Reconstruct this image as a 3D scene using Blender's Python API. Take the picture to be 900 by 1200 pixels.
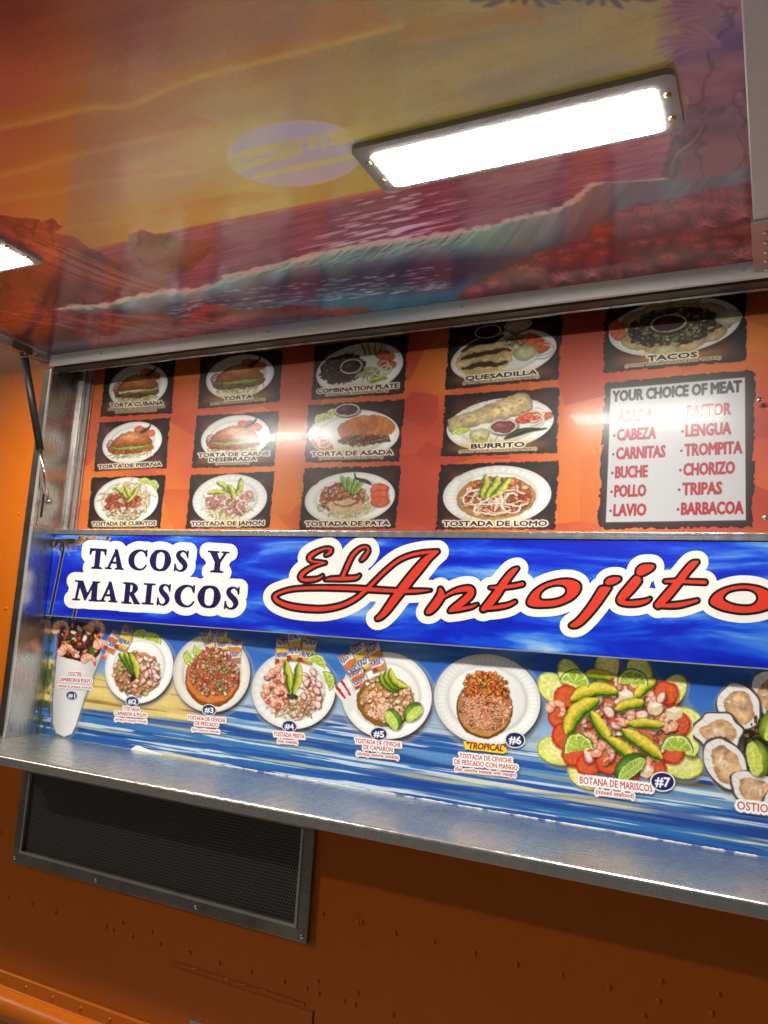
import bpy, bmesh, math, random
import numpy as np
from mathutils import Matrix, Vector

# ------------------------------------------------------------------ scene, camera, light
SC = bpy.context.scene
for _o in list(bpy.data.objects):
    bpy.data.objects.remove(_o, do_unlink=True)
COL = SC.collection
CP = np.array([0.0, -1.52, 1.6])                    # camera position (truck side is the plane Y = 0)
FPX = 923.52                                        # focal length in pixels of the 900 x 1200 photograph
def _rot(w):
    t = np.linalg.norm(w); k = w / t
    K = np.array([[0, -k[2], k[1]], [k[2], 0, -k[0]], [-k[1], k[0], 0]])
    return np.eye(3) + math.sin(t) * K + (1 - math.cos(t)) * K @ K
RM = _rot(np.array([-0.15480879, 0.46094335, 0.03009685])) @ np.array([[1, 0, 0], [0, 0, -1], [0, 1, 0.]])
cam_d = bpy.data.cameras.new('camera'); cam = bpy.data.objects.new('camera', cam_d); COL.objects.link(cam)
m4 = Matrix.Identity(4)
for i in range(3):
    m4[i][0] = RM[0, i]; m4[i][1] = -RM[1, i]; m4[i][2] = -RM[2, i]; m4[i][3] = CP[i]
cam.matrix_world = m4
cam_d.sensor_fit = 'VERTICAL'; cam_d.sensor_height = 36.0; cam_d.lens = FPX / 1200 * 36
cam_d.clip_start = 0.05; cam_d.clip_end = 2000
SC.camera = cam
SC.render.resolution_x = 768; SC.render.resolution_y = 1024

SUN_V = Vector((0.245, 0.177, -0.143)).normalized()  # direction in which the weak lot light travels
world = bpy.data.worlds.new('World'); SC.world = world; world.use_nodes = True
wn = world.node_tree.nodes; wl = world.node_tree.links
bg = wn['Background']; sky = wn.new('ShaderNodeTexSky'); sky.sky_type = 'NISHITA'; sky.sun_disc = False
sky.sun_elevation = math.asin(-SUN_V.z); sky.sun_rotation = math.atan2(-SUN_V.x, -SUN_V.y)
bg.inputs['Strength'].default_value = 0.0095
wl.new(sky.outputs[0], bg.inputs['Color'])
sun_d = bpy.data.lights.new('sun', 'SUN'); sun_d.energy = 0.46; sun_d.angle = math.radians(1.2); sun_d.color = (1.0, 0.86, 0.68)
sun = bpy.data.objects.new('sun', sun_d); COL.objects.link(sun)
sun.rotation_euler = SUN_V.to_track_quat('-Z', 'Y').to_euler(); sun.location = (-8, -6, 6)
SC.view_settings.view_transform = 'Standard'; SC.view_settings.look = 'None'
SC.view_settings.exposure = 0.0; SC.view_settings.gamma = 1.0
LAMP = 145.0                                         # radiance of the two LED lenses

# ------------------------------------------------------------------ pixel <-> place
def on_axis(x, y, ax, val):
    """point where the viewing ray of photo pixel (x, y) meets the plane axis = val (arrays allowed)"""
    x = np.asarray(x, float); y = np.asarray(y, float)
    v = np.stack([x - 450, y - 600, np.full_like(x, FPX)], -1) @ RM
    t = (val - CP[ax]) / v[..., ax]
    return CP + t[..., None] * v
def project(P):
    q = (np.asarray(P, float) - CP) @ RM.T
    return q[..., :2] / q[..., 2:3] * FPX + np.array([450, 600])

# ------------------------------------------------------------------ object helpers
def tag(o, label=None, cat=None, group=None, kind=None):
    if label: o['label'] = label
    if cat: o['category'] = cat
    if group: o['group'] = group
    if kind: o['kind'] = kind
    return o
def empty(name, loc, label=None, cat=None, group=None):
    o = bpy.data.objects.new(name, None); COL.objects.link(o); o.location = loc
    o.empty_display_size = 0.1
    return tag(o, label, cat, group)
def link(name, me, mat, parent=None):
    o = bpy.data.objects.new(name, me); COL.objects.link(o)
    if mat is not None and not me.materials: me.materials.append(mat)
    if parent is not None:
        o.parent = parent
        bpy_loc = Vector((0, 0, 0)); p = parent
        while p is not None:
            bpy_loc += p.location; p = p.parent
        o.location = -bpy_loc                       # meshes are built in world coordinates
    return o
def finish(name, bm, mat, parent=None, smooth=False):
    me = bpy.data.meshes.new(name); bm.normal_update(); bm.to_mesh(me); bm.free()
    if smooth:
        for p in me.polygons: p.use_smooth = True
    return link(name, me, mat, parent)
def box(bm, x0, x1, y0, y1, z0, z1, bev=0.0):
    vs = [bm.verts.new((x, y, z)) for x in (x0, x1) for y in (y0, y1) for z in (z0, z1)]
    fs = [(0, 1, 3, 2), (4, 6, 7, 5), (0, 4, 5, 1), (2, 3, 7, 6), (0, 2, 6, 4), (1, 5, 7, 3)]
    faces = [bm.faces.new([vs[i] for i in f]) for f in fs]
    if bev > 0:
        es = set(e for f in faces for e in f.edges)
        bmesh.ops.bevel(bm, geom=list(es), offset=bev, segments=2, affect='EDGES', profile=0.7)
def make_box(name, mat, parent, x0, x1, y0, y1, z0, z1, bev=0.0):
    bm = bmesh.new(); box(bm, x0, x1, y0, y1, z0, z1, bev)
    return finish(name, bm, mat, parent)
def tube(bm, p0, p1, r0, r1=None, n=20, caps=True):
    p0 = Vector(p0); p1 = Vector(p1); r1 = r0 if r1 is None else r1
    d = (p1 - p0).normalized(); a = d.orthogonal().normalized(); b = d.cross(a)
    A = []; B = []
    for i in range(n):
        t = 2 * math.pi * i / n; o = a * math.cos(t) + b * math.sin(t)
        A.append(bm.verts.new(p0 + o * r0)); B.append(bm.verts.new(p1 + o * r1))
    for i in range(n):
        j = (i + 1) % n
        f = bm.faces.new((A[i], A[j], B[j], B[i])); f.smooth = True
    if caps:
        bm.faces.new(A[::-1]); bm.faces.new(B)
def dome(bm, c, nrm, r, h, n=12):
    """a round rivet or screw head standing on a surface"""
    c = Vector(c); d = Vector(nrm).normalized(); a = d.orthogonal().normalized(); b = d.cross(a)
    rings = []
    for k in range(4):
        t = k / 4 * math.pi / 2
        rings.append([bm.verts.new(c + (a * math.cos(2 * math.pi * i / n) + b * math.sin(2 * math.pi * i / n)) * r * math.cos(t) + d * (h * math.sin(t))) for i in range(n)])
    for k in range(3):
        for i in range(n):
            j = (i + 1) % n
            bm.faces.new((rings[k][i], rings[k][j], rings[k + 1][j], rings[k + 1][i])).smooth = True
    top = bm.verts.new(c + d * h)
    for i in range(n):
        bm.faces.new((rings[3][i], rings[3][(i + 1) % n], top)).smooth = True
_dome_cache = {}
def dome_obj(name, c, nrm, r, h, mat, parent):
    key = (name, tuple(nrm), r, h, mat.name)
    if key not in _dome_cache:
        bm = bmesh.new(); dome(bm, (0, 0, 0), nrm, r, h)
        me = bpy.data.meshes.new(name); bm.to_mesh(me); bm.free(); me.materials.append(mat); _dome_cache[key] = me
    o = link(name, _dome_cache[key], None, parent)
    o.location = o.location + Vector(c)
    return o

# ------------------------------------------------------------------ materials
def mat_new(name):
    m = bpy.data.materials.new(name); m.use_nodes = True
    return m, m.node_tree.nodes, m.node_tree.links, m.node_tree.nodes['Principled BSDF']
def srgb(r, g, b):
    f = lambda c: c / 12.92 if c <= 0.04045 else ((c + 0.055) / 1.055) ** 2.4
    return (f(r / 255), f(g / 255), f(b / 255), 1)
def simple(name, col, rough=0.5, metal=0.0, coat=0.0, bump=0.0, bscale=40, var=0.0):
    m, n, l, b = mat_new(name)
    b.inputs['Base Color'].default_value = (*col[:3], 1); b.inputs['Roughness'].default_value = rough
    b.inputs['Metallic'].default_value = metal; b.inputs['Coat Weight'].default_value = coat
    tc = n.new('ShaderNodeTexCoord'); nz = n.new('ShaderNodeTexNoise'); nz.inputs['Scale'].default_value = bscale
    nz.inputs['Detail'].default_value = 5; l.new(tc.outputs['Object'], nz.inputs['Vector'])
    if bump:
        bp = n.new('ShaderNodeBump'); bp.inputs['Strength'].default_value = bump; bp.inputs['Distance'].default_value = 0.002
        l.new(nz.outputs[0], bp.inputs['Height']); l.new(bp.outputs[0], b.inputs['Normal'])
    if var:
        hs = n.new('ShaderNodeMixRGB'); hs.blend_type = 'MULTIPLY'; hs.inputs[0].default_value = 1
        hs.inputs[1].default_value = (*col[:3], 1)
        rp = n.new('ShaderNodeMapRange'); rp.inputs['To Min'].default_value = 1 - var; rp.inputs['To Max'].default_value = 1 + var
        l.new(nz.outputs[0], rp.inputs['Value'])
        cc = n.new('ShaderNodeCombineColor')
        for k in range(3): l.new(rp.outputs[0], cc.inputs[k])
        l.new(cc.outputs[0], hs.inputs[2]); l.new(hs.outputs[0], b.inputs['Base Color'])
    return m
def brushed(name, col, rough, stretch, bump=0.15, wob=0.0, rvar=0.12, dirt=0.0, flute=0.0, metal=1.0):
    """stainless sheet: grain stretched along one axis, slow waviness and smears in the gloss"""
    m, n, l, b = mat_new(name)
    b.inputs['Metallic'].default_value = metal; b.inputs['Base Color'].default_value = (*col, 1)
    tc = n.new('ShaderNodeTexCoord')
    mp = n.new('ShaderNodeMapping'); mp.inputs['Scale'].default_value = stretch
    l.new(tc.outputs['Object'], mp.inputs['Vector'])
    g = n.new('ShaderNodeTexNoise'); g.inputs['Scale'].default_value = 1; g.inputs['Detail'].default_value = 6
    l.new(mp.outputs[0], g.inputs['Vector'])
    s = n.new('ShaderNodeTexNoise'); s.inputs['Scale'].default_value = 9; s.inputs['Detail'].default_value = 6; s.inputs['Roughness'].default_value = 0.7
    l.new(tc.outputs['Object'], s.inputs['Vector'])
    ad = n.new('ShaderNodeMath'); ad.operation = 'ADD'; l.new(g.outputs[0], ad.inputs[0]); l.new(s.outputs[0], ad.inputs[1])
    mr = n.new('ShaderNodeMapRange'); mr.inputs['From Min'].default_value = 0.6; mr.inputs['From Max'].default_value = 1.4
    mr.inputs['To Min'].default_value = max(0.03, rough - rvar); mr.inputs['To Max'].default_value = rough + rvar
    l.new(ad.outputs[0], mr.inputs['Value']); l.new(mr.outputs[0], b.inputs['Roughness'])
    if dirt:
        cr = n.new('ShaderNodeMapRange'); cr.inputs['From Min'].default_value = 0.35; cr.inputs['From Max'].default_value = 0.7
        cr.inputs['To Min'].default_value = 1 - dirt; cr.inputs['To Max'].default_value = 1.0
        l.new(s.outputs[0], cr.inputs['Value'])
        mx = n.new('ShaderNodeVectorMath'); mx.operation = 'SCALE'; mx.inputs[0].default_value = col
        l.new(cr.outputs[0], mx.inputs['Scale']); l.new(mx.outputs[0], b.inputs['Base Color'])
    bp = n.new('ShaderNodeBump'); bp.inputs['Strength'].default_value = bump; bp.inputs['Distance'].default_value = 0.0006
    l.new(g.outputs[0], bp.inputs['Height'])
    last = bp
    if wob:
        w = n.new('ShaderNodeTexNoise'); w.inputs['Scale'].default_value = 7; w.inputs['Detail'].default_value = 1
        l.new(tc.outputs['Object'], w.inputs['Vector'])
        b2 = n.new('ShaderNodeBump'); b2.inputs['Strength'].default_value = wob; b2.inputs['Distance'].default_value = 0.01
        l.new(w.outputs[0], b2.inputs['Height']); l.new(bp.outputs[0], b2.inputs['Normal']); last = b2
    if flute:                                            # slight oil-canning and rubbed swirls across the sheet
        wv = n.new('ShaderNodeTexWave'); wv.wave_type = 'BANDS'; wv.bands_direction = 'X'; wv.inputs['Scale'].default_value = 9.0
        wv.inputs['Distortion'].default_value = 3.5; wv.inputs['Detail'].default_value = 3; wv.inputs['Detail Scale'].default_value = 1.5
        l.new(tc.outputs['Object'], wv.inputs['Vector'])
        b3 = n.new('ShaderNodeBump'); b3.inputs['Strength'].default_value = flute; b3.inputs['Distance'].default_value = 0.0012
        l.new(wv.outputs[0], b3.inputs['Height']); l.new(last.outputs[0], b3.inputs['Normal']); last = b3
    l.new(last.outputs[0], b.inputs['Normal'])
    return m
M = {}
def paint_mat():
    m, n, l, b = mat_new('orange_paint')
    tc = n.new('ShaderNodeTexCoord')
    a = n.new('ShaderNodeTexNoise'); a.inputs['Scale'].default_value = 3; a.inputs['Detail'].default_value = 6; l.new(tc.outputs['Object'], a.inputs['Vector'])
    r = n.new('ShaderNodeValToRGB'); r.color_ramp.elements[0].position = 0.3; r.color_ramp.elements[1].position = 0.75
    r.color_ramp.elements[0].color = (0.595, 0.128, 0.0035, 1); r.color_ramp.elements[1].color = (0.63, 0.142, 0.004, 1)
    l.new(a.outputs[0], r.inputs[0]); l.new(r.outputs[0], b.inputs['Base Color'])
    f = n.new('ShaderNodeTexNoise'); f.inputs['Scale'].default_value = 260; l.new(tc.outputs['Object'], f.inputs['Vector'])
    bp = n.new('ShaderNodeBump'); bp.inputs['Strength'].default_value = 0.08; bp.inputs['Distance'].default_value = 0.0008
    l.new(f.outputs[0], bp.inputs['Height'])
    w = n.new('ShaderNodeTexNoise'); w.inputs['Scale'].default_value = 4; w.inputs['Detail'].default_value = 1; l.new(tc.outputs['Object'], w.inputs['Vector'])
    b2 = n.new('ShaderNodeBump'); b2.inputs['Strength'].default_value = 0.25; b2.inputs['Distance'].default_value = 0.01
    l.new(w.outputs[0], b2.inputs['Height']); l.new(bp.outputs[0], b2.inputs['Normal']); l.new(b2.outputs[0], b.inputs['Normal'])
    d = n.new('ShaderNodeTexNoise'); d.inputs['Scale'].default_value = 5; d.inputs['Detail'].default_value = 8; d.inputs['Roughness'].default_value = 0.7; l.new(tc.outputs['Object'], d.inputs['Vector'])
    rm = n.new('ShaderNodeMapRange'); rm.inputs['From Min'].default_value = 0.35; rm.inputs['From Max'].default_value = 0.65; rm.inputs['To Min'].default_value = 0.25; rm.inputs['To Max'].default_value = 0.36
    l.new(d.outputs[0], rm.inputs['Value']); l.new(rm.outputs[0], b.inputs['Roughness'])
    b.inputs['Specular IOR Level'].default_value = 0.32; b.inputs['Coat Weight'].default_value = 0.06; b.inputs['Coat Roughness'].default_value = 0.1
    return m
M['orange'] = paint_mat()
M['steel_x'] = brushed('stainless_steel_horizontal_grain', (0.60, 0.595, 0.58), 0.27, (4, 520, 520), 0.4, 0.06, rvar=0.03, dirt=0.05, flute=0.35, metal=0.9)
M['steel_z'] = brushed('stainless_steel_vertical_grain', (0.54, 0.53, 0.505), 0.26, (500, 500, 6), 0.15, 0.3, rvar=0.06, dirt=0.08)
M['alu'] = brushed('aluminium_rail', (0.62, 0.61, 0.6), 0.42, (8, 300, 300), 0.15, 0.1, dirt=0.15, metal=0.75)
M['alu_y'] = brushed('aluminium_rail_lengthwise', (0.6, 0.59, 0.57), 0.42, (300, 8, 300), 0.15, 0.1, dirt=0.2)
M['bright_z'] = brushed('bright_rail_vertical', (0.74, 0.73, 0.7), 0.3, (300, 300, 8), 0.12, 0.1, rvar=0.08, dirt=0.15, metal=0.7)
M['dark_steel'] = brushed('dull_dark_steel', (0.2, 0.185, 0.165), 0.42, (300, 300, 8), 0.15, 0.1, dirt=0.4)
M['white_metal'] = simple('white_enamelled_metal', (0.82, 0.815, 0.80), 0.4, 0, 0, 0.05, 60, 0.06)
M['black'] = simple('black_plastic', (0.012, 0.012, 0.013), 0.45, 0, 0, 0.05, 90)
M['chrome'] = simple('bright_screw_metal', (0.75, 0.74, 0.72), 0.18, 1.0)
M['brass'] = simple('brassy_screw_metal', (0.7, 0.5, 0.2), 0.25, 1.0)
M['rubber'] = simple('tyre_rubber', (0.02, 0.02, 0.02), 0.8, 0, 0, 0.2, 30)
M['concrete'] = simple('worn_concrete', (0.40, 0.385, 0.355), 0.85, 0, 0, 0.4, 6, 0.25)
# ------------------------------------------------------------------ ground
bm = bmesh.new(); S = 400
nx = 20
for i in range(nx + 1):
    for j in range(nx + 1):
        bm.verts.new((-S + 2 * S * i / nx, -S + 2 * S * j / nx, 0))
bm.verts.ensure_lookup_table()
for i in range(nx):
    for j in range(nx):
        a = i * (nx + 1) + j
        bm.faces.new([bm.verts[k] for k in (a, a + nx + 1, a + nx + 2, a + 1)])
tag(finish('ground', bm, M['concrete']), 'worn grey concrete ground of the parking lot', 'ground', kind='structure')

# ------------------------------------------------------------------ the truck body
XL, XR = -1.852, 0.14            # inner faces of the two jambs
ZS, ZT = 1.238, 2.268            # counter height, underside of the header
BX0, BX1 = -3.1, 1.5             # ends of the truck box
truck = empty('food_truck', (-0.8, 1.0, 0), 'orange riveted food truck body with a wide stainless serving opening', 'food truck')
bm = bmesh.new()
ox0, ox1, oz0, oz1 = XL - 0.004, XR + 0.004, ZS - 0.03, 2.40
xs = [BX0, ox0, ox1, BX1]; zs = [0.46, oz0, oz1, 2.75]
def wall_sheet(bm, y):
    g = {}
    for i in range(4):
        for j in range(4):
            g[i, j] = bm.verts.new((xs[i], y, zs[j]))
    fs = []
    for i in range(3):
        for j in range(3):
            if (i, j) == (1, 1): continue
            fs.append(bm.faces.new((g[i, j], g[i + 1, j], g[i + 1, j + 1], g[i, j + 1])))
    return fs
fs = wall_sheet(bm, 0.0)
ex = bmesh.ops.extrude_face_region(bm, geom=fs)
for v in [e for e in ex['geom'] if isinstance(e, bmesh.types.BMVert)]: v.co.y += 0.025
bmesh.ops.recalc_face_normals(bm, faces=bm.faces)
finish('body_panel', bm, M['orange'], truck)
bm = bmesh.new()
box(bm, BX0, BX1, 2.0, 2.03, 0.46, 2.75); box(bm, BX0, BX0 + 0.03, 0.026, 1.999, 0.46, 2.75); box(bm, BX1 - 0.03, BX1, 0.026, 1.999, 0.46, 2.75)
finish('rear_and_end_panels', bm, M['orange'], truck)
make_box('roof', M['white_metal'], truck, BX0 - 0.02, BX1 + 0.02, -0.02, 2.05, 2.752, 2.80, 0.01)
make_box('floor_pan', M['dark_steel'], truck, BX0 + 0.04, BX1 - 0.04, 0.04, 1.98, 0.40, 0.455)
# rounded rub rail along the lower side, with its riveted flange
bm = bmesh.new()
prof = [(-0.0015, 0.6785), (-0.006, 0.6775), (-0.007, 0.672), (-0.007, 0.648)]
for k in range(13):
    t = math.pi * (0.5 - k / 12); prof.append((-0.007 - 0.03 * math.cos(t), 0.607 + 0.036 * math.sin(t)))
prof += [(-0.006, 0.566), (-0.0015, 0.565)]
va = [bm.verts.new((BX0 + 0.01, y, z)) for y, z in prof]; vb = [bm.verts.new((BX1 - 0.01, y, z)) for y, z in prof]
for k in range(len(prof) - 1):
    bm.faces.new((va[k], va[k + 1], vb[k + 1], vb[k])).smooth = True
bmesh.ops.recalc_face_normals(bm, faces=bm.faces)
finish('rub_rail', bm, M['orange'], truck)
def rivet(x, z, y=0.0, r=0.0050, h=0.0036, m='orange', parent=truck):
    return dome_obj('rivet', (x, y + 0.0002, z), (0, -1, 0), r, h, M[m], parent)
for k in range(30): rivet(-2.6 + k * 0.0935, 0.6605, -0.0068, 0.0052, 0.004)
for k in range(31):
    if k != 12: rivet(-2.53 + 0.0843 * k, 0.848 + 0.002 * math.sin(k * 2.1))
for k in range(12): rivet(-0.8467 + k * 0.083, 1.0009 - 0.001 * (k % 3))
for px, py in ((287, 442), (356, 463), (265, 460), (745, 580), (848, 441), (838, 607), (806, 626), (718, 597)):
    p = on_axis(px / 2, 860 + py / 2, 1, 0.0); rivet(p[0], p[2], r=0.0047)
for px, py in ((650, 500), (785, 531), (610, 580)):
    p = on_axis(450 + px / 2, 900 + py / 2, 1, 0.0); rivet(p[0], p[2], r=0.0047)
for px, py in ((22, 602), (7, 713), (36, 493), (0, 975)):
    p = on_axis(px, py, 1, 0.0); rivet(p[0], p[2], r=0.0045)
# small access door under the vent: recessed seam, welded bead above it and a latch plate
def bar(bm, pts, r, n=8):
    for a, b in zip(pts[:-1], pts[1:]): tube(bm, a, b, r, r, n)
door = make_box('access_door', M['orange'], truck, -1.2335, -0.8535, -0.0016, -0.0005, 0.685, 0.810, 0.0004)
make_box('door_seam', M['black'], truck, -0.8528, -0.8508, -0.0012, -0.0003, 0.685, 0.812)
bm = bmesh.new(); rr = random.Random(3); last = None; pts = []
for k in range(40):
    t = k / 39; pts.append((-1.2183 + 0.343 * t, -0.001, 0.8195 + rr.uniform(-0.0008, 0.0008)))
for k in range(39): tube(bm, pts[k], pts[k + 1], 0.0022 + rr.uniform(-0.0007, 0.0008), 0.0022 + rr.uniform(-0.0007, 0.0008), 8, False)
finish('door_hinge_bead', bm, M['orange'], truck)
lp = make_box('latch_plate', M['alu'], door, -1.159, -1.105, -0.0045, -0.0017, 0.695, 0.7165, 0.0008)
make_box('latch', M['dark_steel'], door, -1.150, -1.112, -0.008, -0.0046, 0.699, 0.711, 0.001)
# wheels
for wx in (-2.45, 0.7):
    for wy in (0.18, 1.75):
        bm = bmesh.new(); tube(bm, (wx, wy, 0.36), (wx, wy + 0.22, 0.36), 0.36, 0.36, 40)
        bmesh.ops.bevel(bm, geom=[e for e in bm.edges if len(e.link_faces) == 2 and any(len(f.verts) > 8 for f in e.link_faces)], offset=0.03, segments=3, affect='EDGES')
        w = finish('wheel', bm, M['rubber'], truck)
        bm = bmesh.new(); tube(bm, (wx, wy - 0.004, 0.36), (wx, wy + 0.05, 0.36), 0.21, 0.19, 32)
        finish('rim', bm, M['alu'], w)
# stainless lining of the opening: flange on the body, jambs, header, back frame
def frame_part(name, *a, bev=0.0008, mat='steel_z'): return make_box(name, M[mat], truck, *a, bev)
for s, x in ((1, XL), (-1, XR)):
    lo, hi = (x - 0.037, x - 0.0045) if s > 0 else (x + 0.0045, x + 0.037)
    fl = frame_part('jamb_flange', lo, hi, -0.005, -0.0006, ZS - 0.02, 2.262, mat='dark_steel')
    lo, hi = (x - 0.0035, x) if s > 0 else (x, x + 0.0035)
    jb = frame_part('jamb', lo, hi, -0.0065, 0.19, ZS + 0.0005, 2.2665)
    bead = (x - 0.004, x + 0.0035) if s > 0 else (x - 0.0035, x + 0.004)
    frame_part('jamb_edge_bead', *bead, -0.0125, -0.007, ZS + 0.001, 2.262, bev=0.0015, mat='bright_z')
    # slotted plate with the strut bolt
    q = x + 0.0004 * s
    lo, hi = (q, q + 0.0022) if s > 0 else (q - 0.0022, q)
    pl = frame_part('strut_plate', lo, hi, 0.005, 0.046, 1.815, 1.925)
    lo, hi = (q + 0.0024, q + 0.0030) if s > 0 else (q - 0.0030, q - 0.0024)
    make_box('slot', M['black'], pl, lo, hi, 0.012, 0.019, 1.838, 1.905)
    for yy, zz in ((0.010, 1.822), (0.040, 1.822), (0.085, 1.30), (0.03, 1.45), (0.09, 1.55)):
        dome_obj('screw', (x + 0.0026 * s if zz > 1.8 else x + 0.0002 * s, yy, zz), (s, 0, 0), 0.0032, 0.002, M['chrome'], jb)
    # sliding window tracks up the jamb
    for ya, yb, dx in ((0.098, 0.104, 0.010), (0.118, 0.123, 0.016), (0.128, 0.132, 0.018)):
        lo, hi = (x + 0.0004, x + dx) if s > 0 else (x - dx, x - 0.0004)
        frame_part('window_track', lo, hi, ya, yb, 1.815, 2.384, mat='bright_z')
for px, py in ((82, 522), (93, 523)):
    pass
make_box('header', M['dark_steel'], truck, XL - 0.0038, XR + 0.0038, 0.001, 0.033, ZT, 2.296, 0.001)
make_box('header_back', M['dark_steel'], truck, XL - 0.0038, XR + 0.0038, 0.027, 0.19, 2.385, 2.398)
for lo, hi in ((XL - 0.0035, XL), (XR, XR + 0.0035)): frame_part('upper_jamb', lo, hi, 0.0335, 0.19, 2.267, 2.384)
make_box('header_edge_strip', M['steel_x'], truck, XL + 0.02, XR - 0.02, 0.028, 0.0325, ZT - 0.004, ZT - 0.0005)
make_box('hinge_cover', M['alu'], truck, XL - 0.03, XR + 0.03, -0.009, -0.0008, 2.297, 2.42, 0.001)

# ------------------------------------------------------------------ counter shelf
SX0, SX1 = -1.89, 0.30
shelf = empty('counter_shelf', (-0.8, -0.05, ZS - 0.03), 'long brushed stainless counter shelf under the seafood sign', 'shelf')
bm = bmesh.new()
prof = [(0.108, ZS), (-0.170, ZS)]
for k in range(1, 7):
    t = k / 6 * math.pi / 2; prof.append((-0.170 - 0.007 * math.sin(t), ZS - 0.007 + 0.007 * math.cos(t)))
prof += [(-0.177, ZS - 0.0225), (-0.1755, ZS - 0.0240), (-0.150, ZS - 0.0240), (-0.150, ZS - 0.0222), (-0.174, ZS - 0.0222), (-0.174, ZS - 0.004), (0.108, ZS - 0.003)]
N = 12
rows = [[bm.verts.new((SX0 + (SX1 - SX0) * i / N, y, z)) for y, z in prof] for i in range(N + 1)]
L = len(prof)
for i in range(N):
    for k in range(L):
        f = bm.faces.new((rows[i][k], rows[i][(k + 1) % L], rows[i + 1][(k + 1) % L], rows[i + 1][k])); f.smooth = 1 <= k <= 6
bm.faces.new(rows[0]); bm.faces.new(rows[-1][::-1])
bmesh.ops.recalc_face_normals(bm, faces=bm.faces)
finish('shelf_top', bm, M['steel_x'], shelf)
for k in range(4):
    x = -1.5 + k * 0.5
    bm = bmesh.new()
    vs = [(x, -0.0066, ZS - 0.0045), (x, -0.14, ZS - 0.0045), (x, -0.0066, ZS - 0.03)]
    A = [bm.verts.new(v) for v in vs]; B = [bm.verts.new((v[0] + 0.004, v[1], v[2])) for v in vs]
    bm.faces.new(A); bm.faces.new(B[::-1])
    for i in range(3): bm.faces.new((A[i], A[(i + 1) % 3], B[(i + 1) % 3], B[i]))
    bmesh.ops.recalc_face_normals(bm, faces=bm.faces)
    finish('bracket', bm, M['dark_steel'], shelf)
make_box('wall_flange', M['steel_x'], shelf, XL - 0.0, XR, -0.0062, -0.0008, ZS - 0.042, ZS - 0.0035)

# ------------------------------------------------------------------ vent grille
VX0, VX1, VZ0, VZ1 = -1.764, -0.874, 0.9385, 1.19
vent = empty('vent_grille', (-1.32, 0, VZ0), 'black perforated vent grille in a steel frame below the shelf', 'vent')
mtl, n, l, b = mat_new('perforated_black_metal')
b.inputs['Roughness'].default_value = 0.55; b.inputs['Metallic'].default_value = 0.2
tc = n.new('ShaderNodeTexCoord'); sx = n.new('ShaderNodeSeparateXYZ'); l.new(tc.outputs['Object'], sx.inputs[0])
def mth(op, a, bb=None, c=None):
    k = n.new('ShaderNodeMath'); k.operation = op
    for i, v in enumerate((a, bb, c)):
        if v is None: continue
        if isinstance(v, (int, float)): k.inputs[i].default_value = v
        else: l.new(v, k.inputs[i])
    return k.outputs[0]
P = 0.0078
u = mth('DIVIDE', sx.outputs[0], P); v = mth('DIVIDE', sx.outputs[2], P * 0.866)
row = mth('FLOOR', v); off = mth('MULTIPLY', mth('MODULO', mth('ADD', row, 2000.0), 2.0), 0.5)
du = mth('SUBTRACT', mth('FRACT', mth('ADD', mth('ADD', u, off), 1000.0)), 0.5)
dv = mth('MULTIPLY', mth('SUBTRACT', mth('FRACT', mth('ADD', v, 1000.0)), 0.5), 0.866)
d = mth('SQRT', mth('ADD', mth('MULTIPLY', du, du), mth('MULTIPLY', dv, dv)))
hole = mth('LESS_THAN', d, 0.30)
tr = n.new('ShaderNodeBsdfTransparent'); mx = n.new('ShaderNodeMixShader')
b.inputs['Base Color'].default_value = (0.12, 0.117, 0.112, 1)
l.new(hole, mx.inputs[0]); l.new(b.outputs[0], mx.inputs[1]); l.new(tr.outputs[0], mx.inputs[2])
l.new(mx.outputs[0], n['Material Output'].inputs['Surface'])
fw = 0.027
bm = bmesh.new()
vs = [bm.verts.new((x, -0.006, z)) for x, z in ((VX0 + fw - 0.004, VZ0 + fw - 0.004), (VX1 - fw + 0.004, VZ0 + fw - 0.004), (VX1 - fw + 0.004, VZ1 - fw + 0.004), (VX0 + fw - 0.004, VZ1 - fw + 0.004))]
bm.faces.new(vs); finish('perforated_sheet', bm, mtl, vent)
make_box('backing', M['black'], vent, VX0 + 0.01, VX1 - 0.01, -0.0022, -0.0006, VZ0 + 0.01, VZ1 - 0.01)
M['vent_frame'] = brushed('worn_vent_frame_steel', (0.36, 0.335, 0.30), 0.34, (8, 300, 300), 0.15, 0.1, dirt=0.4, metal=0.8)
for a in ((VX0, VX1, VZ0, VZ0 + fw), (VX0, VX1, VZ1 - fw, VZ1), (VX0, VX0 + fw, VZ0 + fw + 0.0003, VZ1 - fw - 0.0003), (VX1 - fw, VX1, VZ0 + fw + 0.0003, VZ1 - fw - 0.0003)):
    make_box('frame_bar', M['vent_frame'], vent, a[0], a[1], -0.012, -0.0008, a[2], a[3], 0.0025)
for a in ((VX0 + fw - 0.001, VX1 - fw + 0.001, VZ0 + fw - 0.001, VZ0 + fw + 0.006), (VX0 + fw - 0.001, VX0 + fw + 0.005, VZ0 + fw + 0.0065, VZ1 - fw), (VX1 - fw - 0.005, VX1 - fw + 0.001, VZ0 + fw + 0.0065, VZ1 - fw)):
    make_box('inner_lip', M['alu'], vent, a[0], a[1], -0.0145, -0.0065, a[2], a[3], 0.0015)
for sx_ in (VX0 + 0.010, -1.47, -1.165, VX1 - 0.012):
    dome_obj('screw', (sx_, -0.0122, VZ0 + 0.012), (0, -1, 0), 0.0048, 0.003, M['chrome'], vent)

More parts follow.
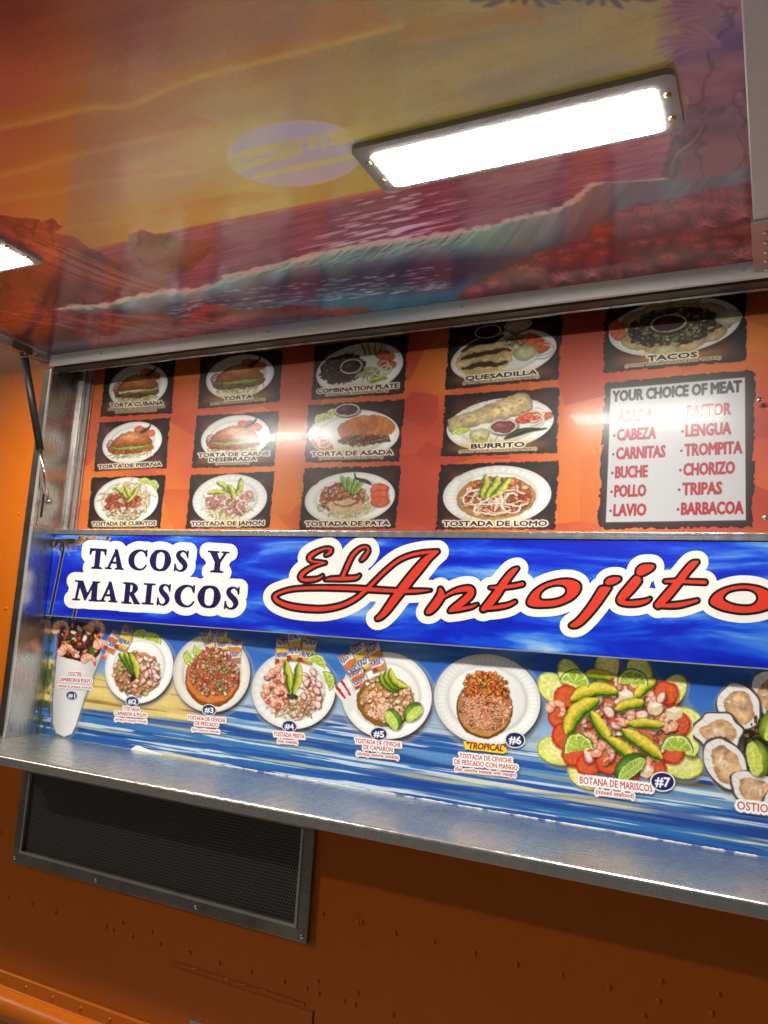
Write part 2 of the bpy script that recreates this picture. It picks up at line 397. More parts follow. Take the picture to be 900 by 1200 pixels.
# ------------------------------------------------------------------ raised hatch (awning) with mural, lamps, struts
HZ = 2.300
hatch = empty('serving_hatch', (-0.85, -0.02, HZ), 'raised serving hatch with a sunset beach mural printed on its underside', 'hatch')
make_box('hatch_panel', M['orange'], hatch, XL - 0.003, XR, -1.05, -0.0125, HZ + 0.003, HZ + 0.032)
make_box('hinge_rail', M['white_metal'], hatch, XL + 0.002, XR - 0.002, -0.0215, -0.0105, 2.2692, HZ + 0.0015, 0.0015)
make_box('side_rail', M['alu_y'], hatch, XL - 0.026, XL - 0.001, -1.07, -0.0125, 2.279, HZ + 0.034, 0.002)
make_box('side_rail_lip', M['alu_y'], hatch, XL - 0.0008, XL + 0.013, -1.05, -0.024, 2.2985, HZ + 0.0022, 0.0008)
make_box('side_rail', M['white_metal'], hatch, -0.030, XR + 0.002, -1.049, -0.206, 2.284, HZ + 0.0022, 0.002)
make_box('front_rail', M['alu'], hatch, XL - 0.0005, XR + 0.002, -1.07, -1.0505, 2.279, HZ + 0.034, 0.002)
cp = make_box('corner_plate', M['alu_y'], hatch, -0.0335, XR + 0.002, -0.2055, -0.0225, 2.278, HZ + 0.0022, 0.001)
for k in range(5):
    dome_obj('rivet', (-0.0124, -0.1705 + k * 0.036, 2.2779), (0, 0, -1), 0.0052, 0.0034, M['chrome'], cp)
for x, y in ((XL + 0.2, -0.022), (-1.1, -0.022), (-0.6, -0.022), (-0.05, -0.022)):
    dome_obj('screw', (x, -0.0213, 2.2845), (0, -1, 0), 0.003, 0.0018, M['chrome'], hatch)
for y in (-0.155, -0.07):
    dome_obj('screw', (XL - 0.0012, y, 2.288), (1, 0, 0), 0.003, 0.002, M['chrome'], hatch)

def lens_mat():
    m, n, l, b = mat_new('lit_led_diffuser')
    b.inputs['Base Color'].default_value = (0.9, 0.9, 0.88, 1); b.inputs['Roughness'].default_value = 0.4
    b.inputs['Emission Color'].default_value = (1.0, 0.965, 0.90, 1); b.inputs['Emission Strength'].default_value = LAMP
    return m
M['lens'] = lens_mat()
M['lamp_case'] = simple('pale_lamp_housing', (0.42, 0.41, 0.39), 0.4, 0.0, 0.1, 0.02, 50)
def rounded(bm, x0, x1, y0, y1, z0, z1, r, n=6):
    pts = []
    for cx, cy, a0 in ((x1 - r, y1 - r, 0), (x0 + r, y1 - r, 90), (x0 + r, y0 + r, 180), (x1 - r, y0 + r, 270)):
        for k in range(n + 1):
            t = math.radians(a0 + 90 * k / n); pts.append((cx + r * math.cos(t), cy + r * math.sin(t)))
    A = [bm.verts.new((x, y, z0)) for x, y in pts]; B = [bm.verts.new((x, y, z1)) for x, y in pts]
    bm.faces.new(A[::-1]); bm.faces.new(B)
    for i in range(len(pts)):
        j = (i + 1) % len(pts); bm.faces.new((A[i], A[j], B[j], B[i]))
def lamp(x0, x1, label):
    t = empty('led_light', ((x0 + x1) / 2, -0.535, HZ), label, 'light', 'lights on the hatch underside')
    bm = bmesh.new(); rounded(bm, x0 - 0.0235, x1 + 0.0235, -0.594, -0.473, HZ - 0.0085, HZ - 0.0003, 0.012)
    finish('housing', bm, M['lamp_case'], t)
    bm = bmesh.new(); rounded(bm, x0 + 0.0013, x1 - 0.0013, -0.5717, -0.4823, HZ - 0.0093, HZ - 0.0087, 0.008)
    finish('lens', bm, M['lens'], t)
    for x in (x0 - 0.011, x1 + 0.011):
        for y in (-0.555, -0.505):
            dome_obj('screw', (x, y, HZ - 0.0086), (0, 0, -1), 0.0048, 0.003, M['brass'], t)
    return t
lamp(-0.540, -0.131, 'lit white LED strip light beside the painted moon')
lamp(-1.777, -1.367, 'lit white LED strip light above the painted red headland')
def strut(x, s, label):
    top = Vector((x + 0.012 * s, -0.1125, 2.266)); bot = Vector((x + 0.013 * s, 0.0273, 1.884))
    t = empty('gas_strut', bot, label, 'gas strut', 'gas struts holding up the hatch')
    d = (bot - top); j = top + d * 0.635
    bm = bmesh.new(); tube(bm, top + d * 0.012, j, 0.0100, 0.0100, 20); tube(bm, j, j + d * 0.012, 0.0100, 0.0070, 20)
    finish('cylinder', bm, M['black'], t)
    bm = bmesh.new(); tube(bm, j + d * 0.008, bot, 0.0042, 0.0042, 14); finish('rod', bm, M['chrome'], t)
    bm = bmesh.new(); tube(bm, bot - Vector((0.013 * s, 0, 0)), bot + Vector((0.009 * s, 0, 0)), 0.0075, 0.0075, 6)
    tube(bm, bot + Vector((0.009 * s, 0, 0)), bot + Vector((0.015 * s, 0, 0)), 0.0048, 0.0045, 12); finish('bolt', bm, M['chrome'], t)
    bm = bmesh.new(); box(bm, x - 0.001, x + 0.004, top.y - 0.03, top.y + 0.03, 2.2792, 2.2978) if s > 0 else box(bm, x - 0.004, x + 0.001, top.y - 0.03, top.y + 0.03, 2.262, 2.2838)
    tube(bm, (x, top.y, top.z + 0.006), top + Vector((0.010 * s, 0, 0.004)), 0.006, 0.006, 10); finish('end_bracket', bm, M['dark_steel'], t)
strut(XL, 1, 'black gas strut on the jamb beside the torta pictures')
strut(XR, -1, 'black gas strut on the jamb past the list of meats')
# ------------------------------------------------------------------ flat print: a small painter
# Colours are painted into the vertices of fine sheets that lie on the real panels (vinyl print, photographs, lettering).
rng = np.random.default_rng(7)
def C3(c): return np.array(c, float) / 255.0
_ng = {}
def vnoise(x, y, seed=0):
    if seed not in _ng: _ng[seed] = np.random.default_rng(seed).random((257, 257))
    g = _ng[seed]
    xi = np.floor(x); yi = np.floor(y); fx = x - xi; fy = y - yi
    fx = fx * fx * (3 - 2 * fx); fy = fy * fy * (3 - 2 * fy)
    a = xi.astype(int) % 256; b = yi.astype(int) % 256; a1 = (a + 1) % 256; b1 = (b + 1) % 256
    return (g[a, b] * (1 - fx) + g[a1, b] * fx) * (1 - fy) + (g[a, b1] * (1 - fx) + g[a1, b1] * fx) * fy
def fbm(x, y, seed=0, oct=4):
    s = 0; a = 0.5; t = 0
    for k in range(oct):
        s = s + a * vnoise(x * 2 ** k, y * 2 ** k, seed + k); t += a; a *= 0.5
    return s / t
def catmull(pts, n=6, closed=False):
    P = np.array(pts, float); out = []
    N = len(P); rngi = range(N if closed else N - 1)
    for i in rngi:
        p0 = P[(i - 1) % N] if closed or i > 0 else P[0]; p1 = P[i]; p2 = P[(i + 1) % N]
        p3 = P[(i + 2) % N] if closed or i + 2 < N else P[-1]
        for k in range(n):
            t = k / n
            out.append(0.5 * (2 * p1 + (p2 - p0) * t + (2 * p0 - 5 * p1 + 4 * p2 - p3) * t * t + (3 * p1 - p0 - 3 * p2 + p3) * t ** 3))
    if not closed: out.append(P[-1])
    return np.array(out)
class Cv:
    def __init__(s, X, Y):
        s.X = X; s.Y = Y; s.rgb = np.ones(X.shape + (3,)); s.a = np.zeros(X.shape)
        s.soft = max(abs(X[0, 1] - X[0, 0]), 1e-6) * 1.1
        s.reg = abs(X[-1, 0] - X[0, 0]) < 1e-6 and abs(Y[0, -1] - Y[0, 0]) < 1e-6
    def win(s, x0, x1, y0, y1):
        if s.reg:
            dx = s.X[0, 1] - s.X[0, 0]; dy = s.Y[1, 0] - s.Y[0, 0]
            i0 = max(0, int((x0 - s.X[0, 0]) / dx)); i1 = min(s.X.shape[1], int((x1 - s.X[0, 0]) / dx) + 2)
            j0 = max(0, int((y0 - s.Y[0, 0]) / dy)); j1 = min(s.X.shape[0], int((y1 - s.Y[0, 0]) / dy) + 2)
            if i1 <= i0 or j1 <= j0: return None
            return (slice(j0, j1), slice(i0, i1))
        m = (s.X >= x0) & (s.X <= x1) & (s.Y >= y0) & (s.Y <= y1)
        r = np.nonzero(m.any(1))[0]; c = np.nonzero(m.any(0))[0]
        if len(r) == 0: return None
        return (slice(r[0], r[-1] + 1), slice(c[0], c[-1] + 1))
    def put(s, w, m, col, op=1.0, alpha=True):
        m = np.clip(m, 0, 1) * op
        col = np.asarray(col, float)
        s.rgb[w] = s.rgb[w] * (1 - m[..., None]) + col * m[..., None]
        if alpha: s.a[w] = s.a[w] + (1 - s.a[w]) * m
    def ell(s, cx, cy, rx, ry, ang=0, col=(255, 255, 255), op=1.0, soft=None, rim=0.0, hl=None, alpha=True):
        soft = soft or s.soft; R = max(rx, ry) + soft * 2
        w = s.win(cx - R, cx + R, cy - R, cy + R)
        if w is None: return
        c, sn = math.cos(math.radians(ang)), math.sin(math.radians(ang))
        x = s.X[w] - cx; y = s.Y[w] - cy; u = (x * c + y * sn) / rx; v = (-x * sn + y * c) / ry
        r = np.sqrt(u * u + v * v); d = (r - 1) * min(rx, ry)
        k = C3(col)[None, None] * np.ones(x.shape + (1,))
        if rim: k = k * (1 - rim * np.clip(r, 0, 1)[..., None] ** 3)
        if hl: k = k + (np.clip(1 - np.sqrt((u + 0.3) ** 2 + (v + 0.35) ** 2) * 1.6, 0, 1) * hl)[..., None] * (1 - k)
        s.put(w, 0.5 - d / soft, k, op, alpha)
    def poly_sdf(s, w, polys):
        X = s.X[w]; Y = s.Y[w]; d = np.full(X.shape, 1e9); ins = np.zeros(X.shape, bool)
        for P in polys:
            P = np.asarray(P, float)
            for a, b in zip(P, np.roll(P, -1, 0)): 
                ex, ey = b - a; L = ex * ex + ey * ey
                if L < 1e-12: continue
                t = np.clip(((X - a[0]) * ex + (Y - a[1]) * ey) / L, 0, 1)
                d = np.minimum(d, (X - a[0] - t * ex) ** 2 + (Y - a[1] - t * ey) ** 2)
                if a[1] != b[1]:
                    c = ((a[1] <= Y) != (b[1] <= Y)) & (X < a[0] + (Y - a[1]) / (b[1] - a[1]) * ex)
                    ins ^= c
        d = np.sqrt(d); d[ins] *= -1
        return d
    def poly(s, P, col, op=1.0, soft=None, rough=0.0, rs=0.1, seed=0, smooth=False, shade=None, alpha=True):
        soft = soft or s.soft
        if smooth: P = catmull(P, 5, True)
        P = np.asarray(P, float); e = soft * 2 + rough
        w = s.win(P[:, 0].min() - e, P[:, 0].max() + e, P[:, 1].min() - e, P[:, 1].max() + e)
        if w is None: return
        d = s.poly_sdf(w, [P])
        if rough: d = d + (fbm(s.X[w] * rs, s.Y[w] * rs, seed, 4) - 0.5) * 2 * rough
        k = C3(col) * np.ones(d.shape + (3,))
        if shade is not None: k = np.clip(shade(s.X[w], s.Y[w], d, k), 0, 1)
        s.put(w, 0.5 - d / soft, k, op, alpha)
    def stroke_sdf(s, w, pts):
        X = s.X[w]; Y = s.Y[w]; d = np.full(X.shape, 1e9)
        for a, b in zip(pts[:-1], pts[1:]):
            ex, ey = b[0] - a[0], b[1] - a[1]; L = max(ex * ex + ey * ey, 1e-9)
            t = np.clip(((X - a[0]) * ex + (Y - a[1]) * ey) / L, 0, 1)
            d = np.minimum(d, np.hypot(X - a[0] - t * ex, Y - a[1] - t * ey) - (a[2] + (b[2] - a[2]) * t) / 2)
        return d
    def stroke(s, pts, col, width=None, op=1.0, soft=None, smooth=True, alpha=True):
        soft = soft or s.soft
        P = np.array([(p[0], p[1], p[2] if len(p) > 2 else width) for p in pts], float)
        if smooth and len(P) > 2: P = catmull(P, 5)
        e = soft * 2 + P[:, 2].max()
        w = s.win(P[:, 0].min() - e, P[:, 0].max() + e, P[:, 1].min() - e, P[:, 1].max() + e)
        if w is None: return
        s.put(w, 0.5 - s.stroke_sdf(w, P) / soft, C3(col), op, alpha)
    def seg_sdf(s, segs, reach):
        """signed distance to an outline given as loose segments (lettering), even-odd filled"""
        x0, x1 = segs[:, [0, 2]].min() - reach, segs[:, [0, 2]].max() + reach
        y0, y1 = segs[:, [1, 3]].min() - reach, segs[:, [1, 3]].max() + reach
        w = s.win(x0, x1, y0, y1)
        if w is None: return None, None
        X = s.X[w]; Y = s.Y[w]; xa = X[0]; ya = Y[:, 0]; dx = xa[1] - xa[0] if len(xa) > 1 else 1; dy = ya[1] - ya[0] if len(ya) > 1 else 1
        d2 = np.full(X.shape, (reach * 1.2) ** 2); par = np.zeros(X.shape, np.int32)
        for ax, ay, bx, by in segs:
            i0 = max(0, int((min(ax, bx) - reach - xa[0]) / dx)); i1 = min(len(xa), int((max(ax, bx) + reach - xa[0]) / dx) + 2)
            j0 = max(0, int((min(ay, by) - reach - ya[0]) / dy)); j1 = min(len(ya), int((max(ay, by) + reach - ya[0]) / dy) + 2)
            if i1 > i0 and j1 > j0:
                x = xa[None, i0:i1]; y = ya[j0:j1, None]; ex = bx - ax; ey = by - ay; L = ex * ex + ey * ey + 1e-12
                t = np.clip(((x - ax) * ex + (y - ay) * ey) / L, 0, 1)
                q = d2[j0:j1, i0:i1]; np.minimum(q, (x - ax - t * ex) ** 2 + (y - ay - t * ey) ** 2, out=q)
            if ay != by:
                lo, hi = min(ay, by), max(ay, by)
                j = np.nonzero((ya > lo) & (ya <= hi))[0]
                if len(j):
                    xc = ax + (ya[j] - ay) / (by - ay) * (bx - ax)
                    ii = np.clip(np.ceil((xc - xa[0]) / dx).astype(int), 0, len(xa))
                    for jj, i_ in zip(j, ii): par[jj, :i_] += 1
        d = np.sqrt(d2); d[par % 2 == 1] *= -1
        return w, d
    def text(s, txt, org, xv, yv, col, bold=0.0, halo=(), op=1.0, fit=True):
        """letters fill the box spanned by xv (reading direction) and yv (up) from org (left end of the base line)"""
        sg = text_segs(txt)
        org = np.array(org, float); xv = np.array(xv, float); yv = np.array(yv, float)
        q = np.concatenate([org + sg[:, [0]] * xv + sg[:, [1]] * yv, org + sg[:, [2]] * xv + sg[:, [3]] * yv], 1)
        reach = max([bold + s.soft * 2] + [h[0] + h[2] + s.soft for h in halo])
        w, d = s.seg_sdf(q, reach)
        if w is None: return
        for r, c, sf in halo:
            s.put(w, 0.5 - (d - r) / max(sf, s.soft), C3(c), op)
        s.put(w, 0.5 - (d - bold) / s.soft, C3(col), op)
    def warp(s, amt, sc, seed=17):
        """break up clean outlines by shifting the picture a little, unevenly"""
        h, w = s.a.shape; st = abs(s.X[0, 1] - s.X[0, 0]); j, i = np.mgrid[0:h, 0:w]
        dx = (fbm(s.X * sc, s.Y * sc, seed, 3) - .5) * 2 * amt / st; dy = (fbm(s.X * sc, s.Y * sc, seed + 9, 3) - .5) * 2 * amt / st
        jj = np.clip(np.rint(j + dy), 0, h - 1).astype(int); ii = np.clip(np.rint(i + dx), 0, w - 1).astype(int)
        r2 = s.rgb[jj, ii]; sat = lambda q: q.max(-1) - q.min(-1); m = (((sat(s.rgb) > .13) | (sat(r2) > .13)) & (s.a[jj, ii] > .6) & (s.a > .6))[..., None]
        s.rgb = np.where(m, r2, s.rgb)
    def mul(s, f): s.rgb = np.clip(s.rgb * f, 0, 1)
    def grain(s, amt, sc, seed=3):
        s.rgb = np.clip(s.rgb * (1 + np.clip((s.rgb.max(-1, keepdims=True) - s.rgb.min(-1, keepdims=True)) * 4, .1, 1) * amt * (fbm(s.X * sc, s.Y * sc, seed, 3)[..., None] - 0.5) * 2), 0, 1)
_txt = {}
def text_segs(txt):
    """outline of a line of text as segments, scaled so that it is 1 wide and its capitals are 1 high"""
    if txt in _txt: return _txt[txt]
    def raw(t):
        cu = bpy.data.curves.new('tmp', 'FONT'); cu.body = t; cu.resolution_u = 2; cu.fill_mode = 'NONE'
        ob = bpy.data.objects.new('tmp', cu); COL.objects.link(ob)
        bpy.context.view_layer.update()
        me = ob.evaluated_get(bpy.context.evaluated_depsgraph_get()).to_mesh()
        v = np.array([x.co[:2] for x in me.vertices]); e = np.array([x.vertices[:] for x in me.edges])
        r = np.concatenate([v[e[:, 0]], v[e[:, 1]]], 1)
        bpy.data.objects.remove(ob); bpy.data.curves.remove(cu)
        return r
    if 'H' not in _txt: _txt['H'] = raw('H')
    H = _txt['H']; h = H[:, [1, 3]].max() - H[:, [1, 3]].min(); b = H[:, [1, 3]].min()
    r = raw(txt); x0 = r[:, [0, 2]].min(); x1 = r[:, [0, 2]].max()
    r = r.copy(); r[:, [0, 2]] = (r[:, [0, 2]] - x0) / (x1 - x0); r[:, [1, 3]] = (r[:, [1, 3]] - b) / h
    _txt[txt] = r
    return r
# materials that show the painted colours
def print_mat(name, rough=0.3, gain=1.0, coat=0.0, dots=0.0, spec=0.5, crough=0.1, wob=0.0):
    m, n, l, b = mat_new(name)
    at = n.new('ShaderNodeAttribute'); at.attribute_name = 'Col'
    src = at.outputs['Color']
    if gain != 1.0:
        v = n.new('ShaderNodeVectorMath'); v.operation = 'SCALE'; v.inputs['Scale'].default_value = gain
        l.new(src, v.inputs[0]); src = v.outputs[0]
    if dots:
        src = dot_screen(n, l, src, dots)
    l.new(src, b.inputs['Base Color']); b.inputs['Roughness'].default_value = rough
    b.inputs['Coat Weight'].default_value = coat; b.inputs['Coat Roughness'].default_value = crough
    b.inputs['Specular IOR Level'].default_value = spec
    l.new(at.outputs['Alpha'], b.inputs['Alpha'])
    if wob:
        tc = n.new('ShaderNodeTexCoord'); w = n.new('ShaderNodeTexNoise'); w.inputs['Scale'].default_value = 5; w.inputs['Detail'].default_value = 1
        l.new(tc.outputs['Object'], w.inputs['Vector'])
        b2 = n.new('ShaderNodeBump'); b2.inputs['Strength'].default_value = wob; b2.inputs['Distance'].default_value = 0.01
        l.new(w.outputs[0], b2.inputs['Height']); l.new(b2.outputs[0], b.inputs['Normal'])
    return m
def dot_screen(n, l, src, amt, pitch=0.0052):
    """perforated window film: fine rows of small holes"""
    tc = n.new('ShaderNodeTexCoord'); mp = n.new('ShaderNodeMapping'); mp.inputs['Scale'].default_value = (2 * math.pi / pitch,) * 3
    l.new(tc.outputs['Object'], mp.inputs['Vector']); sp = n.new('ShaderNodeSeparateXYZ'); l.new(mp.outputs[0], sp.inputs[0])
    def mm(op, a, b2=None):
        k = n.new('ShaderNodeMath'); k.operation = op
        for i, v in enumerate((a, b2)):
            if v is None: continue
            if isinstance(v, (int, float)): k.inputs[i].default_value = v
            else: l.new(v, k.inputs[i])
        return k.outputs[0]
    a = mm('ADD', mm('SINE', mm('ADD', sp.outputs[0], sp.outputs[2])), mm('SINE', mm('SUBTRACT', sp.outputs[0], sp.outputs[2])))
    r = n.new('ShaderNodeMapRange'); r.inputs['From Min'].default_value = 0.7; r.inputs['From Max'].default_value = 1.6
    r.inputs['To Min'].default_value = 1.0; r.inputs['To Max'].default_value = 1 - amt
    l.new(a, r.inputs['Value'])
    v = n.new('ShaderNodeVectorMath'); v.operation = 'SCALE'; l.new(src, v.inputs[0]); l.new(r.outputs[0], v.inputs['Scale'])
    return v.outputs[0]
def sheet(name, P, cv, mat, parent, cut=0.004):
    """mesh of a painted sheet: grid of points P (h, w, 3), colours of cv, cells without paint dropped"""
    h, w = cv.a.shape
    idx = np.arange(h * w).reshape(h, w)
    q = np.stack([idx[:-1, :-1], idx[1:, :-1], idx[1:, 1:], idx[:-1, 1:]], -1).reshape(-1, 4)
    A = cv.a.reshape(-1); keep = A[q].max(1) > cut
    q = q[keep]
    used = np.zeros(h * w, bool); used[q.ravel()] = True
    remap = np.cumsum(used) - 1; q = remap[q]
    V = P.reshape(-1, 3)[used]
    # faces must look towards the camera side
    e1 = V[q[0, 1]] - V[q[0, 0]]; e2 = V[q[0, 3]] - V[q[0, 0]]
    if np.dot(np.cross(e1, e2), CP - V[q[0, 0]]) < 0: q = q[:, ::-1]
    rgb = cv.rgb.reshape(-1, 3)[used]; lin = np.where(rgb <= 0.04045, rgb / 12.92, ((np.clip(rgb, 0, 1) + 0.055) / 1.055) ** 2.4)
    col = np.concatenate([lin, A[used][:, None]], 1).astype(np.float32)
    me = bpy.data.meshes.new(name)
    me.vertices.add(len(V)); me.vertices.foreach_set('co', V.astype(np.float32).ravel())
    me.loops.add(q.size); me.loops.foreach_set('vertex_index', q.astype(np.int32).ravel())
    me.polygons.add(len(q)); me.polygons.foreach_set('loop_start', np.arange(0, q.size, 4, dtype=np.int32))
    me.update(calc_edges=True)
    at = me.color_attributes.new('Col', 'FLOAT_COLOR', 'POINT'); at.data.foreach_set('color', col.ravel())
    return link(name, me, mat, parent)
def px_canvas(x0, x1, y0, y1, step):
    xs = np.arange(x0, x1 + step, step); ys = np.arange(y0, y1 + step, step)
    return Cv(*np.meshgrid(xs, ys))
def iso(name, X, Y, D, level, to3d, mat, parent):
    """flat sheet with crisp edges: the area of the grid where D < level"""
    h, w = D.shape; D = D - level
    D = np.where(np.abs(D) < 1e-5, 1e-5, D)
    ins = D < 0; full = ins[:-1, :-1] & ins[1:, :-1] & ins[1:, 1:] & ins[:-1, 1:]
    anyc = ins[:-1, :-1] | ins[1:, :-1] | ins[1:, 1:] | ins[:-1, 1:]
    V = []; F = []; key = {}
    def vert(k, x, y):
        if k not in key: key[k] = len(V); V.append((x, y))
        return key[k]
    for j in range(h - 1):
        i = 0; row = full[j]
        while i < w - 1:
            if row[i]:
                k = i
                while k + 1 < w - 1 and row[k + 1] and k - i < 12: k += 1
                F.append([vert(('c', j + b, a), X[j + b, a], Y[j + b, a]) for a, b in ((i, 0), (k + 1, 0), (k + 1, 1), (i, 1))]); i = k + 1
            else: i += 1
    for j, i in zip(*np.nonzero(anyc & ~full)):
        c = [(j, i), (j, i + 1), (j + 1, i + 1), (j + 1, i)]; f = []
        for k in range(4):
            a = c[k]; b = c[(k + 1) % 4]
            if ins[a]: f.append(vert(('c',) + a, X[a], Y[a]))
            if ins[a] != ins[b]:
                t = D[a] / (D[a] - D[b]); kk = ('e',) + (a + b if a < b else b + a)
                f.append(vert(kk, X[a] + t * (X[b] - X[a]), Y[a] + t * (Y[b] - Y[a])))
        if len(f) >= 3: F.append(f)
    V = np.array(V); P = to3d(V[:, 0], V[:, 1])
    me = bpy.data.meshes.new(name); me.from_pydata([tuple(p) for p in P], [], F); me.update()
    return link(name, me, mat, parent)
# ------------------------------------------------------------------ mural on the hatch underside
def idw(X, Y, pts, p=3.0):
    num = 0; den = 0
    for x, y, c in pts:
        w = 1.0 / ((X - x) ** 2 + (Y - y) ** 2 + 1500.0) ** (p / 2)
        num = num + w[..., None] * C3(c); den = den + w
    return num / den[..., None]
def paint_mural():
    mx0, mx1, my0, my1, st = XL + 0.0005, -0.0295, -1.0495, -0.0225, 0.0021
    gx = np.linspace(mx0, mx1, int((mx1 - mx0) / st)); gy = np.linspace(my0, my1, int((my1 - my0) / st))
    GX, GY = np.meshgrid(gx, gy); P = np.stack([GX, GY, np.full_like(GX, HZ)], -1)
    q = project(P); cv = Cv(np.clip(q[..., 0], -2500, 2500), np.clip(q[..., 1], -2500, 2500)); cv.soft = 1.6; cv.reg = False
    X, Y = cv.X, cv.Y; cv.a[:] = 1
    sky = [(0, 0, (98, 42, 42)), (-200, -100, (80, 32, 40)), (150, 20, (120, 60, 54)), (300, 30, (138, 90, 74)), (450, 20, (132, 104, 72)), (600, 40, (136, 116, 80)), (740, 20, (134, 114, 72)), (400, -200, (130, 80, 60)), (700, -200, (130, 90, 60)),
           (0, 120, (142, 76, 62)), (150, 150, (152, 108, 70)), (300, 150, (160, 132, 90)), (500, 120, (142, 126, 92)), (650, 80, (128, 115, 86)), (0, 220, (165, 100, 65)), (150, 225, (168, 134, 76)),
           (300, 215, (172, 152, 94)), (420, 180, (155, 137, 88)), (80, 265, (152, 106, 55)), (250, 262, (162, 122, 70)), (400, 225, (162, 122, 76)), (560, 180, (150, 128, 86))]
    cv.rgb[:] = idw(X, Y, sky)
    n1 = fbm(X * 0.012 + Y * 0.02, Y * 0.05 + X * 0.012, 11, 5)
    cv.rgb *= (0.93 + 0.16 * n1)[..., None]
    def cloud(top, bot, col, edge, op, seed):
        P_ = list(top) + list(bot)[::-1]
        cv.poly(P_, col, op, soft=5, rough=9, rs=0.03, seed=seed)
        cv.stroke(bot, edge, 5, op * 0.75, soft=7)
        cv.stroke([(x, y - 5) for x, y in bot], edge, 4, op * 0.3, soft=14)
    cloud([(-200, 165), (0, 128), (60, 112), (110, 98), (200, 84), (290, 62), (345, 38), (365, 15), (420, -10)], [(-200, 185), (0, 150), (50, 140), (110, 126), (150, 124), (230, 92), (310, 72), (400, 48), (470, 30)], (148, 96, 48), (196, 156, 84), 0.75, 21)
    cloud([(-200, 235), (0, 188), (45, 172), (90, 165), (140, 162), (220, 140)], [(-200, 250), (0, 206), (60, 190), (130, 172), (200, 158), (260, 145)], (150, 95, 55), (190, 150, 90), 0.65, 22)
    cloud([(-100, 260), (0, 228), (40, 216), (95, 205), (160, 200), (230, 192)], [(-100, 268), (0, 236), (60, 226), (130, 210), (200, 204), (250, 196)], (158, 104, 52), (188, 146, 80), 0.6, 23)
    cloud([(60, 264), (110, 256), (150, 250), (230, 238), (300, 226)], [(60, 270), (120, 262), (200, 252), (270, 240), (330, 228)], (150, 100, 60), (180, 140, 80), 0.5, 24)
    cloud([(470, 30), (520, 18), (560, 14), (620, 8)], [(470, 50), (540, 40), (600, 30), (660, 22)], (142, 104, 46), (150, 125, 75), 0.6, 25)
    # moon with thin clouds across it
    cv.ell(347, 180, 80, 38.5, -3, (184, 178, 176), 0.85, soft=1.5)
    for p, wd in (([(268, 190), (300, 178), (330, 172), (370, 165), (420, 150)], 9), ([(270, 200), (320, 186), (350, 180)], 5), ([(300, 207), (350, 196), (400, 186), (430, 178)], 4), ([(330, 175), (355, 168), (390, 166), (425, 160)], 12)):
        cv.stroke(p, (166, 144, 100), wd, 0.7, soft=5)
    for k in range(26):
        x = 355 + rng.random() * 70; y = 160 + rng.random() * 22
        cv.ell(x, y, 3 + 6 * rng.random(), 1.2 + 1.6 * rng.random(), -15, (184, 176, 182), 0.7, soft=2)
    # sea
    hor = [(-400, 400), (100, 293), (220, 266), (340, 243), (445, 222), (600, 188), (760, 150), (900, 118)]
    sea = hor + [(900, 420), (-400, 460)]
    def seash(x, y, d, k):
        t = np.clip((y - (315 - 0.22 * x)) / 100, 0, 1)[..., None]
        c = C3((150, 78, 82)) * (1 - t) + C3((112, 56, 104)) * t
        c = c + (np.clip((x - 520) / 300, 0, 1)[..., None]) * (C3((146, 80, 104)) - C3((128, 66, 92)))
        s = fbm(x * 0.014, (y + 0.225 * x) * 0.32, 31, 4)
        return c * (0.82 + 0.4 * s[..., None])
    cv.poly(sea, (130, 62, 92), soft=2, shade=seash)
    for k in range(700):                                   # light lines on the water
        u = rng.random() ** 0.8; x = 30 + rng.random() * 860; y0 = np.interp(x, [p[0] for p in hor], [p[1] for p in hor])
        y = y0 + 2 + u * 78; L = 6 + 34 * u * rng.random()
        near = math.exp(-((x - (470 - 0.35 * (y - y0))) / (45 + 0.5 * (y - y0))) ** 2)
        br = rng.random() < 0.25 + 0.7 * near
        c = (236, 212, 214) if br and near > 0.25 else (172, 108, 120) if br else (98, 42, 70)
        w_ = 0.8 + 2.2 * u * (0.5 + near)
        cv.stroke([(x - L, y + 0.225 * L, 0.4), (x, y, w_), (x + L, y - 0.225 * L, 0.4)], c, None, 0.55 + 0.35 * near * br, soft=1.6, smooth=False)
    # far rock and left headland
    def rocksh(c1, c2, sc=0.03, sl=0.5, seed=41):
        def f(x, y, d, k):
            s = fbm((x - sl * y) * sc * 0.5, (y + sl * x) * sc * 2.2, seed, 5); t = np.clip((s - 0.3) * 2.4, 0, 1)[..., None]
            ridge = np.clip(1 - np.abs(fbm(x * sc * 1.3 + 9, (y + sl * x) * sc * 1.5, seed + 3, 4) - 0.5) * 16, 0, 1)[..., None]
            return (C3(c1) * (1 - t) + C3(c2) * t) * (1 - 0.35 * ridge)
        return f
    cv.poly([(148, 275), (165, 268), (185, 274), (200, 272), (216, 282), (240, 284), (256, 292), (236, 304), (225, 318), (196, 322), (170, 314), (156, 300)], (124, 62, 52), soft=2, rough=3, rs=0.08, seed=43, shade=rocksh((136, 74, 58), (104, 48, 44), seed=44))
    cv.poly([(-500, 180), (-100, 235), (0, 252), (30, 256), (62, 258), (74, 266), (66, 272), (90, 280), (130, 302), (190, 328), (180, 342), (120, 356), (66, 362), (-100, 370), (-500, 380)], (120, 52, 52), soft=2, rough=4, rs=0.1, seed=45, shade=rocksh((132, 58, 58), (84, 36, 46), 0.03, -0.45, 46))
    for k in range(34):
        a = rng.random(); k = k * .36; x = 5 + 60 * a + k * 4
        cv.stroke([(x, 280 + 3 * k, 0.5), (x + 40, 296 + 3 * k, 1.4), (x + 85, 318 + 2.2 * k, 0.8), (x + 125, 332 + 1.5 * k, 0.4)], (168, 92, 84), None, 0.55, soft=2)
